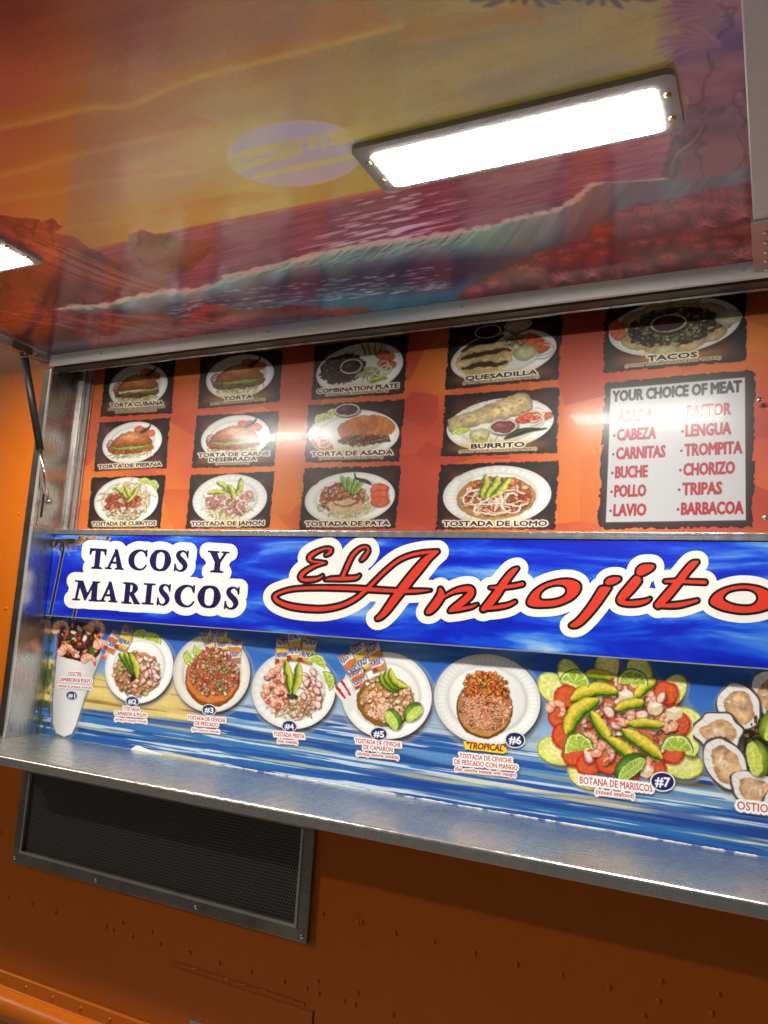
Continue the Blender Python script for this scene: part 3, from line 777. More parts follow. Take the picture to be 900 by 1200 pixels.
    # breaking wave: dark trough, glassy teal face with curling veils, foam along the lip
    crest = [(66, 362), (90, 358), (120, 357), (150, 350), (180, 343), (215, 341), (250, 333), (270, 322), (300, 316), (350, 302), (400, 292), (450, 284), (500, 277), (560, 268), (610, 255), (650, 246), (675, 232), (695, 215), (730, 212), (780, 208), (830, 200), (900, 193)]
    low = [(900, 320), (760, 335), (600, 352), (440, 372), (300, 378), (200, 374), (120, 366)]
    cxs = [p[0] for p in crest]; cys = [p[1] for p in crest]
    def wavesh(x, y, d, k):
        h = np.interp(x, [60, 250, 420, 560, 700, 900], [10, 26, 34, 46, 80, 90]); t = np.clip((y - np.interp(x, cxs, cys)) / h, 0, 2.2)[..., None]
        ks = [(0, (136, 168, 150)), (.22, (92, 140, 132)), (.55, (64, 98, 108)), (.8, (40, 50, 82)), (1.1, (30, 36, 72)), (1.45, (36, 62, 100)), (1.8, (44, 104, 130)), (2.2, (52, 118, 138))]
        c = np.concatenate([np.interp(t, [q[0] for q in ks], [q[1][i] / 255 for q in ks]) for i in range(3)], -1)
        rr = np.clip((x - 540) / 160, 0, 1)[..., None]; c = c * (1 - .75 * rr) + (C3((78, 64, 78)) * (1 - .3 * np.clip(t, 0, 1))) * .75 * rr
        veil = fbm((x + .9 * (y - np.interp(x, cxs, cys))) * .11, (y + .2 * x) * .02, 51, 4)[..., None]
        return c * (.74 + .56 * veil * np.clip(1.4 - t, .35, 1) + .1)
    cv.poly(crest + low, (60, 80, 95), soft=1.6, shade=wavesh)
    for k in range(230):                                   # veils of water drawn up into the lip
        x = 225 + 330 * rng.random(); cy = np.interp(x, cxs, cys); l_ = np.interp(x, [225, 420, 560], [9, 22, 26]) * (0.4 + .6 * rng.random())
        cv.stroke([(x + 5, cy + 1, 1.5), (x - 1, cy + l_ * .4, 1.1), (x - 10, cy + l_ * .8, .7), (x - 22, cy + l_, .3)], (178, 206, 184) if k % 3 else (44, 76, 88), None, .42, soft=1.5)
    for k in range(150):                                   # lumpy foam along the crest
        x = 66 + 640 * rng.random() ** .9; cy = np.interp(x, cxs, cys); r = 1.2 + 2.6 * rng.random()
        cv.ell(x, cy + (rng.random() - .35) * 4, r * 1.9, r * .8, -14, (214, 196, 176) if x > 230 else (220, 206, 190), .6, soft=1.6)
    cv.stroke([(x, y + 1, 1.8 + math.sin(i * 1.7)) for i, (x, y) in enumerate(crest)], (206, 176, 150), None, .85, soft=2)
    for k in range(260):
        x = 200 + 330 * rng.random(); y = 374 - .115 * (x - 200) - 26 * rng.random() ** 1.6
        L_ = 2 + 9 * rng.random(); cv.stroke([(x - L_, y + L_ * .1, .3), (x, y, 1.5 * rng.random() + .4), (x + L_, y - L_ * .12, .3)], (150, 196, 200) if k % 4 else (226, 234, 232), None, .55, soft=1.4, smooth=False)
    # red corals in front
    cor = rocksh((150, 56, 50), (92, 32, 42), 0.045, 0.1, 61)
    cv.poly([(-500, 330), (-100, 325), (0, 346), (30, 352), (62, 364), (110, 368), (150, 374), (200, 372), (240, 384), (300, 388), (330, 392), (330, 440), (-500, 480)], (140, 50, 46), soft=2, rough=5, rs=0.09, seed=62, shade=cor)
    cv.poly([(220, 372), (232, 360), (255, 357), (275, 362), (320, 361), (355, 358), (385, 361), (430, 361), (436, 364), (400, 370), (330, 376), (270, 382), (225, 380)], (130, 46, 46), soft=2, rough=3, rs=0.12, seed=63, shade=cor)
    cv.poly([(536, 349), (552, 336), (580, 322), (605, 312), (626, 296), (648, 291), (662, 296), (688, 288), (695, 274), (694, 264), (716, 258), (722, 246), (750, 240), (792, 232), (826, 222), (850, 220), (905, 205), (905, 340), (640, 350)], (130, 46, 52), soft=2, rough=4, rs=0.08, seed=64, shade=cor)
    cv.poly([(-500, 380), (60, 392), (110, 396), (104, 440), (-500, 480)], (40, 18, 40), 0.75, soft=10, rough=6)
    for k in range(95):                                    # coral heads: soft lobes, dark gaps, feathered upper edges
        x = 556 + 334 * rng.random(); y = 346 - (x - 556) * 0.11 - rng.random() * (8 + 0.27 * (x - 556)); r = 9 + 15 * rng.random()
        c_ = (118 + 44 * rng.random(), 44 + 14 * rng.random(), 54)
        cv.ell(x + 2, y + 3, r, r * .6, -14, (58, 22, 36), .5, soft=7); cv.ell(x, y, r, r * 0.55, -14, c_, 0.65, soft=6, rim=0.45)
        for i in range(9):
            t = math.radians(-170 + 150 * i / 8 + 12 * rng.random()); q = r * (.75 + .35 * rng.random())
            cv.stroke([(x + .3 * q * math.cos(t), y + .2 * q * math.sin(t), 2.2), (x + q * math.cos(t), y + .58 * q * math.sin(t) - 1, .5)], (188, 98, 92) if i % 2 else (150, 62, 66), None, .42, soft=1.6, smooth=False)
    for k in range(190):
        x = 5 + 310 * rng.random(); y = 366 + 0.1 * x * rng.random() + 22 * rng.random() - 4
        L = 5 + 16 * rng.random()
        cv.stroke([(x - L, y - L * 0.2, 0.4), (x, y, 1.6), (x + L, y + L * 0.1, 0.4)], (178, 84, 74) if k % 2 else (84, 26, 36), None, 0.6, soft=2)
    for fx, fy, n_, R in ((872, 252, 16, 34), (826, 262, 12, 22), (660, 326, 12, 20), (640, 338, 9, 15), (868, 300, 10, 26), (694, 322, 10, 16)):   # feathery fans
        for i in range(n_):
            t = math.radians(150 + 240 * i / n_); r = .8 * R * (0.7 + 0.3 * rng.random())
            cv.stroke([(fx, fy, 3), (fx + r * 0.6 * math.cos(t), fy + r * 0.5 * math.sin(t) + 2, 2.6), (fx + r * math.cos(t), fy + r * 0.7 * math.sin(t), 0.5)], (184, 104, 92) if i % 2 else (150, 70, 68), None, 0.6, soft=1.8)
    # mauve cliff and palm fronds on the right, dark leaves at the outer edge
    mauve = rocksh((128, 88, 92), (88, 58, 72), 0.02, 0.2, 71)
    cv.poly([(776, -300), (780, -20), (792, 10), (800, 40), (788, 62), (796, 90), (806, 120), (800, 150), (790, 160), (782, 186), (775, 206), (790, 212), (905, 196), (905, -300)], (112, 76, 84), soft=3, rough=5, rs=0.07, seed=72, shade=mauve)
    for cx, cy in ((845, 15), (842, 52)):
        for i in range(17):
            t = math.radians(140 + 95 * i / 16); L = 58 + 26 * rng.random()
            ex, ey = cx + L * math.cos(t), cy + L * 0.45 * math.sin(t)
            cv.stroke([(cx, cy, 7), ((cx + ex) / 2, (cy + ey) / 2 - 5, 6), (ex, ey + 3, 0.5)], (128, 84, 88) if i % 3 else (104, 66, 74), None, 0.9, soft=2)
    for cx, cy in ((615, -14), (706, -14), (660, -26)):
        for i in range(9):
            t = math.radians(20 + 140 * i / 8); L = 26 + 18 * rng.random()
            cv.stroke([(cx, cy, 9), (cx + L * math.cos(t) * 1.5, cy + L * 0.5 * math.sin(t), 7), (cx + 2 * L * math.cos(t), cy + L * 0.62 * math.sin(t), 1)], (92, 68, 72), None, 0.95, soft=2)
    cv.stroke([(786, 205, 1), (792, 182, 2), (812, 166, 2), (822, 150, 0.6)], (190, 140, 112), None, 0.7, soft=2)
    cv.grain(0.06, 0.6, 81)
    below = np.clip((Y - np.interp(X, [-400, 100, 220, 340, 445, 600, 760, 900], [400, 293, 266, 243, 222, 188, 150, 118])) / 6, 0, 1)[..., None]
    moon = np.clip((cv.rgb.min(-1, keepdims=True) / cv.rgb.max(-1, keepdims=True) - .8) / .1, 0, 1) * (1 - below)
    right = np.clip((X - 760) / 40, 0, 1)[..., None] * (1 - below)
    sel = np.clip(below + moon + right, 0, 1)
    cv.rgb *= ((np.array([1.12, 1.20, 0.84]) + np.array([.02, -.14, .16]) * np.clip((260 - X) / 260, 0, 1)[..., None]) * (1 - sel) + np.array([1.0, 1.0, 1.06]) * sel) * (1 - .12 * np.clip((Y - np.interp(X, [-400, 100, 220, 340, 445, 600, 760, 900], [400, 293, 266, 243, 222, 188, 150, 118])) / 6, 0, 1))[..., None]; cv.a[:] = 1
    sheet('mural', P, cv, print_mat('mural_print', 0.32, 2.95, 1.0, crough=0.12, wob=0.1), hatch)
paint_mural()
# ------------------------------------------------------------------ food painters
R_ = random.Random(11)
def U(a, b): return a + (b - a) * R_.random()
def plate(cv, cx, cy, rx, ry, ang=0, flute=0, shadow=True, tint=(236, 236, 232)):
    if shadow: cv.ell(cx + 0.04 * rx, cy + 0.07 * ry, rx * 1.03, ry * 1.03, ang, (10, 12, 24), 0.8, soft=rx * 0.14)
    cv.ell(cx, cy, rx, ry, ang, tint)
    R = max(rx, ry) * 1.1; w = cv.win(cx - R, cx + R, cy - R, cy + R)
    if w is None: return
    c, sn = math.cos(math.radians(ang)), math.sin(math.radians(ang))
    x = cv.X[w] - cx; y = cv.Y[w] - cy; u = (x * c + y * sn) / rx; v = (-x * sn + y * c) / ry; r = np.hypot(u, v); th = np.arctan2(v, u)
    m = (r < 1).astype(float)
    sh = 1 - 0.10 * np.exp(-((r - 0.74) / 0.035) ** 2) - 0.05 * np.exp(-((r - 0.97) / 0.03) ** 2) + 0.04 * np.exp(-((r - 0.86) / 0.06) ** 2) - 0.05 * (v + u) * (r < 0.74) * 0.5 + 0.04 * (u + v) * (r > 0.78)
    if flute: sh = sh - 0.05 * (0.5 + 0.5 * np.sin(th * flute)) * np.exp(-((r - 0.87) / 0.1) ** 2)
    cv.rgb[w] = np.clip(cv.rgb[w] * (1 + (sh - 1)[..., None] * m[..., None]), 0, 1)
def lime(cv, cx, cy, r, ang=0, half=True, sq=1.0, col=(176, 200, 78)):
    w = cv.win(cx - r * 1.3, cx + r * 1.3, cy - r * 1.3, cy + r * 1.3)
    if w is None: return
    c, sn = math.cos(math.radians(ang)), math.sin(math.radians(ang))
    x = cv.X[w] - cx; y = cv.Y[w] - cy; u = (x * c + y * sn) / r; v = (-x * sn + y * c) / (r * sq)
    d = np.hypot(u, v) - 1
    if half: d = np.maximum(d, -v)                       # keep v > 0
    rr = np.hypot(u, v); th = np.arctan2(v, u)
    if half: edge = np.minimum(1 - rr, v + 0.25)
    k = C3(col) * np.ones(x.shape + (3,))
    seg = np.abs(((th / (math.pi / (4 if half else 5))) % 1) - 0.5) * 2
    k = np.where((seg > 0.86)[..., None] & (rr > 0.12)[..., None], C3((226, 232, 170)), k * (0.92 + 0.16 * vnoise(x * 9 / r, y * 9 / r, 5))[..., None])
    k = np.where((rr > 0.80)[..., None], C3((226, 232, 172)), k); k = np.where((rr > 0.9)[..., None], C3((112, 156, 44)), k)
    cv.put(w, 0.5 - d * r / cv.soft, k)
def wedge(cv, cx, cy, L, W, ang, c1=(120, 164, 46), c2=(196, 214, 96)):
    c, sn = math.cos(math.radians(ang)), math.sin(math.radians(ang))
    T = lambda p: (cx + p[0] * c - p[1] * sn, cy + p[0] * sn + p[1] * c)
    cv.ell(cx + .8, cy + 1.4, L * 1.03, W * 1.0, ang, (14, 20, 10), .5, soft=3)
    cv.ell(cx, cy, L, W * .95, ang, c1, rim=.35, hl=.25)
    x, y = T((0, W * .28)); cv.ell(x, y, L * .93, W * .58, ang, (214, 224, 150)); cv.ell(x, y, L * .84, W * .48, ang, c2)
    for k in range(-3, 4): a_, b_ = T((k * L * .1, W * .70)), T((k * L * .24, W * -.1)); cv.stroke([a_, b_], (224, 230, 168), W * .06, .7, smooth=False)
    cv.stroke([T((-L * .7, W * .28)), T((0, W * .30)), T((L * .7, W * .28))], (232, 236, 190), W * .09, .6)
def avo(cv, cx, cy, L, W, ang, bend=0.3, y1=(188, 196, 72), y2=(224, 214, 112)):
    c, sn = math.cos(math.radians(ang)), math.sin(math.radians(ang))
    def pts(off, ws):
        out = []
        for k in range(7):
            t = k / 6 * 2 - 1; x = t * L; y = bend * L * (t * t - 0.5) + off * W
            out.append((cx + x * c - y * sn, cy + x * sn + y * c, W * ws * max(0.12, math.sqrt(max(0, 1 - abs(t) ** 2.4)))))
        return out
    cv.stroke(pts(0.06, 1.16), (30, 34, 14), None, 0.35, soft=W * .25)
    cv.stroke(pts(0, 1.0), (70, 112, 28)); cv.stroke(pts(-0.10, 0.82), (146, 172, 50)); cv.stroke(pts(-0.17, 0.62), y1); cv.stroke(pts(-0.22, 0.34), y2, None, 0.85)
def shrimp(cv, cx, cy, r, ang, col=(236, 178, 150), sweep=230):
    n = 12; P = []
    for k in range(n + 1):
        t = math.radians(ang + sweep * k / n); P.append((cx + r * math.cos(t), cy + r * math.sin(t), r * (1.35 - 0.9 * k / n)))
    cv.stroke([(x + .08 * r, y + .12 * r, w * 1.1) for x, y, w in P], (70, 24, 18), None, 0.45, soft=r * .25)
    cv.stroke(P, col); cv.stroke([(x - .06 * r, y - .08 * r, w * .5) for x, y, w in P], (250, 216, 196), None, 0.75, soft=r * .2)
    for k in range(1, n, 2):
        x, y, w = P[k]; t = math.radians(ang + sweep * k / n)
        cv.stroke([(x - w * .42 * math.cos(t), y - w * .42 * math.sin(t)), (x + w * .42 * math.cos(t), y + w * .42 * math.sin(t))], (214, 116, 84), r * .11, 0.75)
    x, y, w = P[-1]; t = math.radians(ang + sweep + 70)
    cv.stroke([(x, y, w * .8), (x + r * .5 * math.cos(t), y + r * .5 * math.sin(t), r * .36)], (222, 96, 60))
def octo(cv, cx, cy, r, ang):
    cv.ell(cx + r * .1, cy + r * .14, r * 1.08, r * .78, ang, (60, 18, 22), 0.55, soft=r * .4); cv.ell(cx, cy, r, r * .66, ang, (186, 112, 112)); cv.ell(cx - r * .04, cy - r * .08, r * .86, r * .54, ang, (240, 214, 200), hl=0.5, soft=r * .25)
def mix(cv, cx, cy, rx, ry, ang, n, pal, s0, s1, base=None, flat=0.65, dens=0.5):
    """a heap of small chopped pieces"""
    if base: cv.poly([(cx + rx * math.cos(t) * c_ - 0, cy + ry * math.sin(t) * c_) for t, c_ in [(2 * math.pi * k / 22, U(.94, 1.04)) for k in range(22)]], base, smooth=True)
    c, sn = math.cos(math.radians(ang)), math.sin(math.radians(ang)); L = []
    for k in range(n):
        a = U(0, 2 * math.pi); q = U(0, 1) ** dens; x = rx * q * math.cos(a); y = ry * q * math.sin(a); L.append((x * c - y * sn, x * sn + y * c))
    R_.shuffle(L)
    for x, y in L:
        p = R_.choice(pal); s = U(s0, s1); f = U(.85, 1.1)
        an = U(0, 180); cv.ell(cx + x + s * .18, cy + y + s * .26, s * 1.05, s * flat * 1.1, an, (50, 22, 14), 0.55, soft=s * .5)
        cv.ell(cx + x, cy + y, s, s * flat, an, [min(255, v * f) for v in p], rim=0.22, hl=0.4)
def strands(cv, cx, cy, rx, ry, n, pal, wd, L, op=0.95, bend=0.6):
    for k in range(n):
        a = U(0, 2 * math.pi); q = U(0, 1) ** .5; x = cx + rx * q * math.cos(a); y = cy + ry * q * math.sin(a); t = U(0, 6.3); l = U(.5, 1) * L; b = U(-bend, bend) * l
        P = [(x - l * math.cos(t), y - l * math.sin(t)), (x - b * math.sin(t), y + b * math.cos(t)), (x + l * math.cos(t), y + l * math.sin(t))]
        cv.stroke([(p[0] + wd * .3, p[1] + wd * .5) for p in P], (60, 30, 16), wd * 1.1, op * .4); cv.stroke(P, R_.choice(pal), wd, op)
def ring(cv, cx, cy, rx, ry, ang, col, wd, a0=0, a1=360):
    c, sn = math.cos(math.radians(ang)), math.sin(math.radians(ang)); P = []
    for k in range(19):
        t = math.radians(a0 + (a1 - a0) * k / 18); x = rx * math.cos(t); y = ry * math.sin(t); P.append((cx + x * c - y * sn, cy + x * sn + y * c))
    cv.stroke([(x + wd * .3, y + wd * .5) for x, y in P], (50, 24, 16), wd, 0.4); cv.stroke(P, col, wd)
def tomato(cv, cx, cy, r, ang=0, sq=.7):
    cv.ell(cx + r * .06, cy + r * .1, r * 1.04, r * sq * 1.06, ang, (60, 10, 6), .5, soft=r * .2); cv.ell(cx, cy, r, r * sq, ang, (206, 62, 40)); cv.ell(cx, cy, r * .86, r * sq * .84, ang, (226, 104, 70)); 
    for k in range(5):
        t = 2 * math.pi * k / 5 + .4; cv.ell(cx + r * .5 * math.cos(t), cy + r * sq * .5 * math.sin(t), r * .24, r * sq * .22, ang, (214, 120, 62), .9)
def packet(cv, x, y, w, h, ang, word, c1=(226, 196, 96)):
    c, sn = math.cos(math.radians(ang)), math.sin(math.radians(ang))
    T = lambda u, v: (x + u * w * c - v * h * sn, y + u * w * sn + v * h * c)
    cv.poly([T(-.52, -.5), T(.56, -.5), T(.56, .54), T(-.52, .54)], (20, 14, 18), .55, soft=w * .12)
    cv.poly([T(-.5, -.5), T(.5, -.5), T(.5, .5), T(-.5, .5)], (196, 150, 96)); cv.poly([T(-.42, -.42), T(.42, -.42), T(.42, .42), T(-.42, .42)], c1)
    cv.poly([T(-.5, -.5), T(.5, -.5), T(.5, -.36)], (150, 50, 44)); cv.poly([T(-.5, .5), T(-.1, .5), T(-.5, .1)], (186, 60, 48))
    for k in range(8): cv.ell(*T(U(-.3, .3), U(-.3, .35)), w * .05, w * .05, 0, (196, 150, 60), .8)
    for v in (-.3, .18):
        cv.poly([T(-.5, v - .1), T(.5, v - .16), T(.5, v + .1), T(-.5, v + .16)], (232, 228, 222))
        o = T(-.44, v + .1); e = T(.44, v + .04); cv.text(word, o, (e[0] - o[0], e[1] - o[1]), (h * .2 * sn, -h * .2 * c), (34, 48, 128), bold=w * .008)
def lettuce(cv, cx, cy, rx, ry, n=60): strands(cv, cx, cy, rx, ry, n, [(176, 190, 96), (206, 210, 140), (226, 224, 176), (140, 160, 70)], .9, 5)
def bowl(cv, cx, cy, rx, ry, col=(92, 34, 30)):
    cv.ell(cx + 1, cy + 1.4, rx * 1.06, ry * 1.1, 0, (20, 12, 10), .6, soft=2); cv.ell(cx, cy, rx, ry, 0, (214, 206, 196)); cv.ell(cx, cy, rx * .86, ry * .82, 0, [v * .7 for v in col]); cv.ell(cx, cy + ry * .08, rx * .8, ry * .7, 0, col, hl=.25)
def chile(cv, P, wd=4): cv.stroke([(x + .6, y + 1, w) for x, y, w in P], (10, 10, 6), None, .5); cv.stroke(P, (34, 44, 22)); cv.stroke([(x - .4, y - .8, w * .3) for x, y, w in P], (96, 110, 74), None, .6)
def torta(cv, cx, cy, w, h, fill, cheese=False):
    lettuce(cv, cx, cy + h * .52, w * 1.05, h * .2, 70)
    for k in range(3): ring(cv, cx - w * 1.02 + k * 1.5, cy - h * .05 + k * 3, 5, 6.5, 20, (150, 44, 56), 1.2)
    for x, y in ((cx + w * .55, cy - h * .72), (cx + w * .85, cy - h * .55), (cx + w * .28, cy - h * .78)): tomato(cv, x, y, 6, 10, .85)
    chile(cv, [(cx + w * .3, cy - h * .62, 2), (cx + w * .55, cy - h * .7, 4), (cx + w * .78, cy - h * .9, 2), (cx + w * .8, cy - h * 1.05, 1)])
    cv.poly([(cx - w, cy + h * .12), (cx - w * .5, cy + h * .1), (cx, cy + h * .18), (cx + w * .5, cy + h * .1), (cx + w, cy + h * .1), (cx + w * .98, cy + h * .4), (cx + w * .4, cy + h * .52), (cx - w * .4, cy + h * .54), (cx - w * .96, cy + h * .42)], fill, rough=2.5, rs=.25, seed=5, smooth=True)
    mix(cv, cx, cy + h * .34, w * .92, h * .14, 0, 60, [fill, [v * .7 for v in fill], [min(255, v * 1.3) for v in fill]], 1, 2.4)
    cv.stroke([(cx - w * .98, cy + h * .14, 4), (cx - w * .5, cy + h * .24, 6.5), (cx, cy + h * .2, 5), (cx + w * .45, cy + h * .24, 7), (cx + w * .95, cy + h * .1, 3)], (104, 122, 44)); cv.stroke([(cx - w * .9, cy + h * .12, 2), (cx - w * .4, cy + h * .2, 3), (cx + w * .4, cy + h * .19, 3), (cx + w * .9, cy + h * .08, 1)], (166, 172, 82))
    if cheese: cv.poly([(cx - w * .96, cy + h * .1), (cx + w * .9, cy - h * .02), (cx + w * .95, cy + h * .12), (cx - w * .9, cy + h * .28)], (230, 222, 200))
    def bun(x, y, d, k):
        t = np.clip((y - (cy - h * .75)) / (h * .95), 0, 1)[..., None]; n = fbm(x * .12, y * .12, 9, 4)[..., None]
        g = np.exp(-(((x - cx + w * .1) / (w * .5)) ** 2 + ((y - cy + h * .4) / (h * .2)) ** 2))[..., None]
        return (C3((206, 128, 62)) * (1 - t) + C3((160, 84, 40)) * t) * (.82 + .36 * n) * (1 - .3 * np.exp(d / 2.5)[..., None]) + .22 * g
    cv.poly([(cx - w, cy + h * .08), (cx - w * .9, cy - h * .22), (cx - w * .6, cy - h * .52), (cx - w * .2, cy - h * .68), (cx + w * .25, cy - h * .66), (cx + w * .65, cy - h * .45), (cx + w * .92, cy - h * .2), (cx + w * .98, cy + h * .04), (cx + w * .5, cy + h * .14), (cx, cy + h * .1), (cx - w * .5, cy + h * .16)], (190, 110, 52), smooth=True, shade=bun)
    for k in range(5): cv.ell(cx + U(-.5, .5) * w, cy - U(.2, .5) * h, U(2, 5), .7, U(-20, 20), (236, 190, 140), .6, soft=1.2)

# ------------------------------------------------------------------ menu board behind the acrylic window
MY = 0.135
board = empty('menu_board', (-0.85, MY, 1.815), 'orange and red menu board with dark torn-edged food pictures and a meat list', 'menu board')
def board_mat():
    m, n, l, b = mat_new('orange_red_film')
    tc = n.new('ShaderNodeTexCoord'); mp = n.new('ShaderNodeMapping'); mp.inputs['Rotation'].default_value = (0, 0.6, 0); mp.inputs['Scale'].default_value = (1, 1, 1.7)
    l.new(tc.outputs['Object'], mp.inputs['Vector'])
    v = n.new('ShaderNodeTexVoronoi'); v.inputs['Scale'].default_value = 5.2; v.feature = 'F1'; l.new(mp.outputs[0], v.inputs['Vector'])
    s = n.new('ShaderNodeSeparateColor'); l.new(v.outputs['Color'], s.inputs[0])
    nz = n.new('ShaderNodeTexNoise'); nz.inputs['Scale'].default_value = 2.6; nz.inputs['Detail'].default_value = 2; l.new(tc.outputs['Object'], nz.inputs['Vector'])
    mx = n.new('ShaderNodeMath'); mx.operation = 'MULTIPLY_ADD'; l.new(s.outputs[0], mx.inputs[0]); mx.inputs[1].default_value = .24; l.new(nz.outputs[0], mx.inputs[2])
    r = n.new('ShaderNodeValToRGB'); e = r.color_ramp.elements
    e[0].position = .36; e[0].color = srgb(182, 62, 46); e[1].position = .86; e[1].color = srgb(232, 134, 48)
    a = e.new(.52); a.color = srgb(198, 80, 46); a = e.new(.64); a.color = srgb(218, 110, 44)
    l.new(mx.outputs[0], r.inputs[0]); o = dot_screen(n, l, r.outputs[0], .22); l.new(o, b.inputs['Base Color']); b.inputs['Roughness'].default_value = .5
    return m
make_box('board_panel', board_mat(), board, XL + 0.001, XR - 0.001, MY, MY + 0.006, 1.8125, 2.384)
pict_mat = print_mat('menu_picture_print', .5, 1.0, dots=.09)
LW, LH = 100.0, 75.0
def picture(q, paint, cap, sub=(), label=None, step=0.62, W=LW, H=LH, res=None, cw=.62):
    """q: photo corners TL, TR, BR, BL of one picture on the board; painted in a local frame W x H"""
    q = np.array(q, float); wpx = np.linalg.norm(q[1] - q[0]); nx_ = int(wpx / step); ny_ = int(np.linalg.norm(q[3] - q[0]) / step)
    PW = on_axis(q[:, 0], q[:, 1], 1, MY - 0.0006)
    u, v = np.meshgrid(np.linspace(0, 1, nx_), np.linspace(0, 1, ny_)); uu, vv = u[..., None], v[..., None]
    P = PW[0] * (1 - uu) * (1 - vv) + PW[1] * uu * (1 - vv) + PW[2] * uu * vv + PW[3] * (1 - uu) * vv
    cv = Cv(u * W, v * H); X, Y = cv.X, cv.Y; sd = R_.randint(0, 200)
    e = np.minimum(np.minimum(X, W - X), np.minimum(Y, H - Y))
    tear = 2.6 * fbm(X * .16, Y * .16, sd, 3) + 2.2 * vnoise(X * .5, Y * .5, sd + 4) - 1.6
    burn = np.clip((e - tear) / 16, 0, 1); glow = fbm(X * .05, Y * .06, sd + 7, 3)
    cv.rgb[:] = C3((26, 20, 24)) + (C3((104, 44, 30)) - C3((26, 20, 24))) * (np.clip(burn * 1.15 - .1, 0, 1) * (.45 + .9 * glow))[..., None]
    cv.a[:] = np.clip((e - tear) / cv.soft + .5, 0, 1)
    keep = cv.a.copy()
    paint(cv); cv.warp(1.4, .2, sd); cv.grain(.16, .45, sd + 2); cv.grain(.08, 1.6, sd + 3)
    if cap:                                               # golden caption glow, outlined letters
        yb = H - 4.5 - 4.4 * len(sub)
        g = np.exp(-((Y - yb + 2) / 6.5) ** 2) * np.clip(1.25 - np.abs(X - W / 2) / (W * .40), 0, 1)
        cv.rgb[:] = cv.rgb * (1 - .82 * np.clip(g, 0, 1)[..., None]) + C3((214, 160, 66)) * .82 * np.clip(g, 0, 1)[..., None]
        lines = [cap] if isinstance(cap, str) else list(cap)
        for i, t in enumerate(lines):
            wd = min(W * .86, W * cw * len(t) / 11 + 6); y = yb - 6.6 * (len(lines) - 1 - i)
            cv.text(t, (W / 2 - wd / 2, y), (wd, 0), (0, -5.2), (22, 12, 10), .3, [(1.5, (248, 240, 220), .8)])
        for i, t in enumerate(sub):
            wd = min(W * .8, W * .024 * len(t) + 4)
            cv.text(t, (W / 2 - wd / 2, yb + 4.2 * (i + 1)), (wd, 0), (0, -2.6), (40, 22, 16), .05, [(.7, (232, 214, 176), .5)])
    cv.a = np.minimum(cv.a, keep)
    o = sheet('menu_picture', P, cv, pict_mat, board)
    if label: o['label'] = label
    return o
WITH = '(WITH YOUR CHOICE OF MEAT)'
def p_torta(fill, cheese=False):
    def f(cv): plate(cv, 50, 34, 41, 31, -4); torta(cv, 50, 36, 29, 27, fill, cheese)
    return f
def p_combo(cv):
    plate(cv, 50, 38, 46, 33, -6)
    mix(cv, 32, 36, 24, 19, -8, 240, [(60, 34, 22), (84, 48, 30), (44, 26, 18), (110, 66, 40)], 1.2, 2.8, (56, 32, 22))
    for k in range(4): avo(cv, 55 + 6 * k, 12 + 1.5 * k, 8, 5, 70 + 8 * k, .2, (196, 196, 120), (220, 214, 160))
    for k in range(4): tomato(cv, 74 + 5 * (k % 2) + k, 22 + 5 * k, 7, -10, .7)
    lettuce(cv, 60, 45, 12, 8, 60); ring(cv, 76, 37, 6, 6, 0, (232, 226, 214), 1.6); ring(cv, 79, 42, 5, 5, 0, (232, 226, 214), 1.6)
    avo(cv, 72, 54, 9, 6, -12, .25); bowl(cv, 42, 34, 12, 10, (70, 26, 24))
def p_quesa(cv):
    plate(cv, 50, 40, 46, 29, -8)
    for k in range(3): tomato(cv, 70 + 6 * k, 24 + 5 * k, 9, -20, .8)
    for k in range(2): ring(cv, 84, 36 + 4 * k, 9, 8, 0, (232, 214, 206), 1.6, -80, 120)
    cv.poly([(10, 40), (16, 30), (40, 24), (58, 30), (60, 44), (52, 56), (26, 60), (12, 54)], (214, 186, 128), rough=2, rs=.2, smooth=True, shade=lambda x, y, d, k: k * (.8 + .35 * fbm(x * .2, y * .2, 4, 4))[..., None])
    for a in ([(14, 40, 3), (28, 36, 5), (50, 34, 4), (56, 36, 2)], [(16, 52, 2), (30, 48, 6), (46, 50, 5), (54, 48, 2)]): cv.stroke(a, (48, 24, 16), None, .95, soft=1.6); cv.stroke(a, (80, 44, 26), 1.5, .5)
    chile(cv, [(14, 30, 2), (26, 22, 6), (40, 21, 6), (50, 16, 1)]); bowl(cv, 36, 10, 12, 8, (60, 24, 22)); bowl(cv, 62, 6, 12, 7, (214, 206, 186))
    mix(cv, 60, 22, 9, 8, 0, 50, [(150, 160, 96), (190, 196, 140), (110, 126, 66)], 1, 2); cv.ell(70, 40, 10, 9, 0, (208, 206, 158), rim=.25, hl=.4)
def p_asada(cv):
    plate(cv, 50, 40, 47, 30, 4); lime(cv, 18, 22, 10, 160); lime(cv, 30, 16, 10, 190)
    for k in range(3): tomato(cv, 14 + 4 * k, 48 + 3 * k, 8, 20, .7)
    for k in range(3): ring(cv, 15 + 3 * k, 40 + 5 * k, 7, 6, 0, (236, 226, 214), 1.5)
    cv.poly([(34, 30), (50, 20), (72, 18), (88, 26), (92, 38), (80, 46), (54, 48), (38, 44)], (196, 120, 66), smooth=True, shade=lambda x, y, d, k: k * (.8 + .4 * fbm(x * .1, y * .1, 3, 4))[..., None])
    mix(cv, 62, 48, 27, 6, 0, 130, [(110, 60, 34), (140, 150, 60), (180, 60, 40), (86, 44, 26)], 1, 2.6, (104, 60, 34)); bowl(cv, 42, 10, 13, 8, (74, 34, 30))
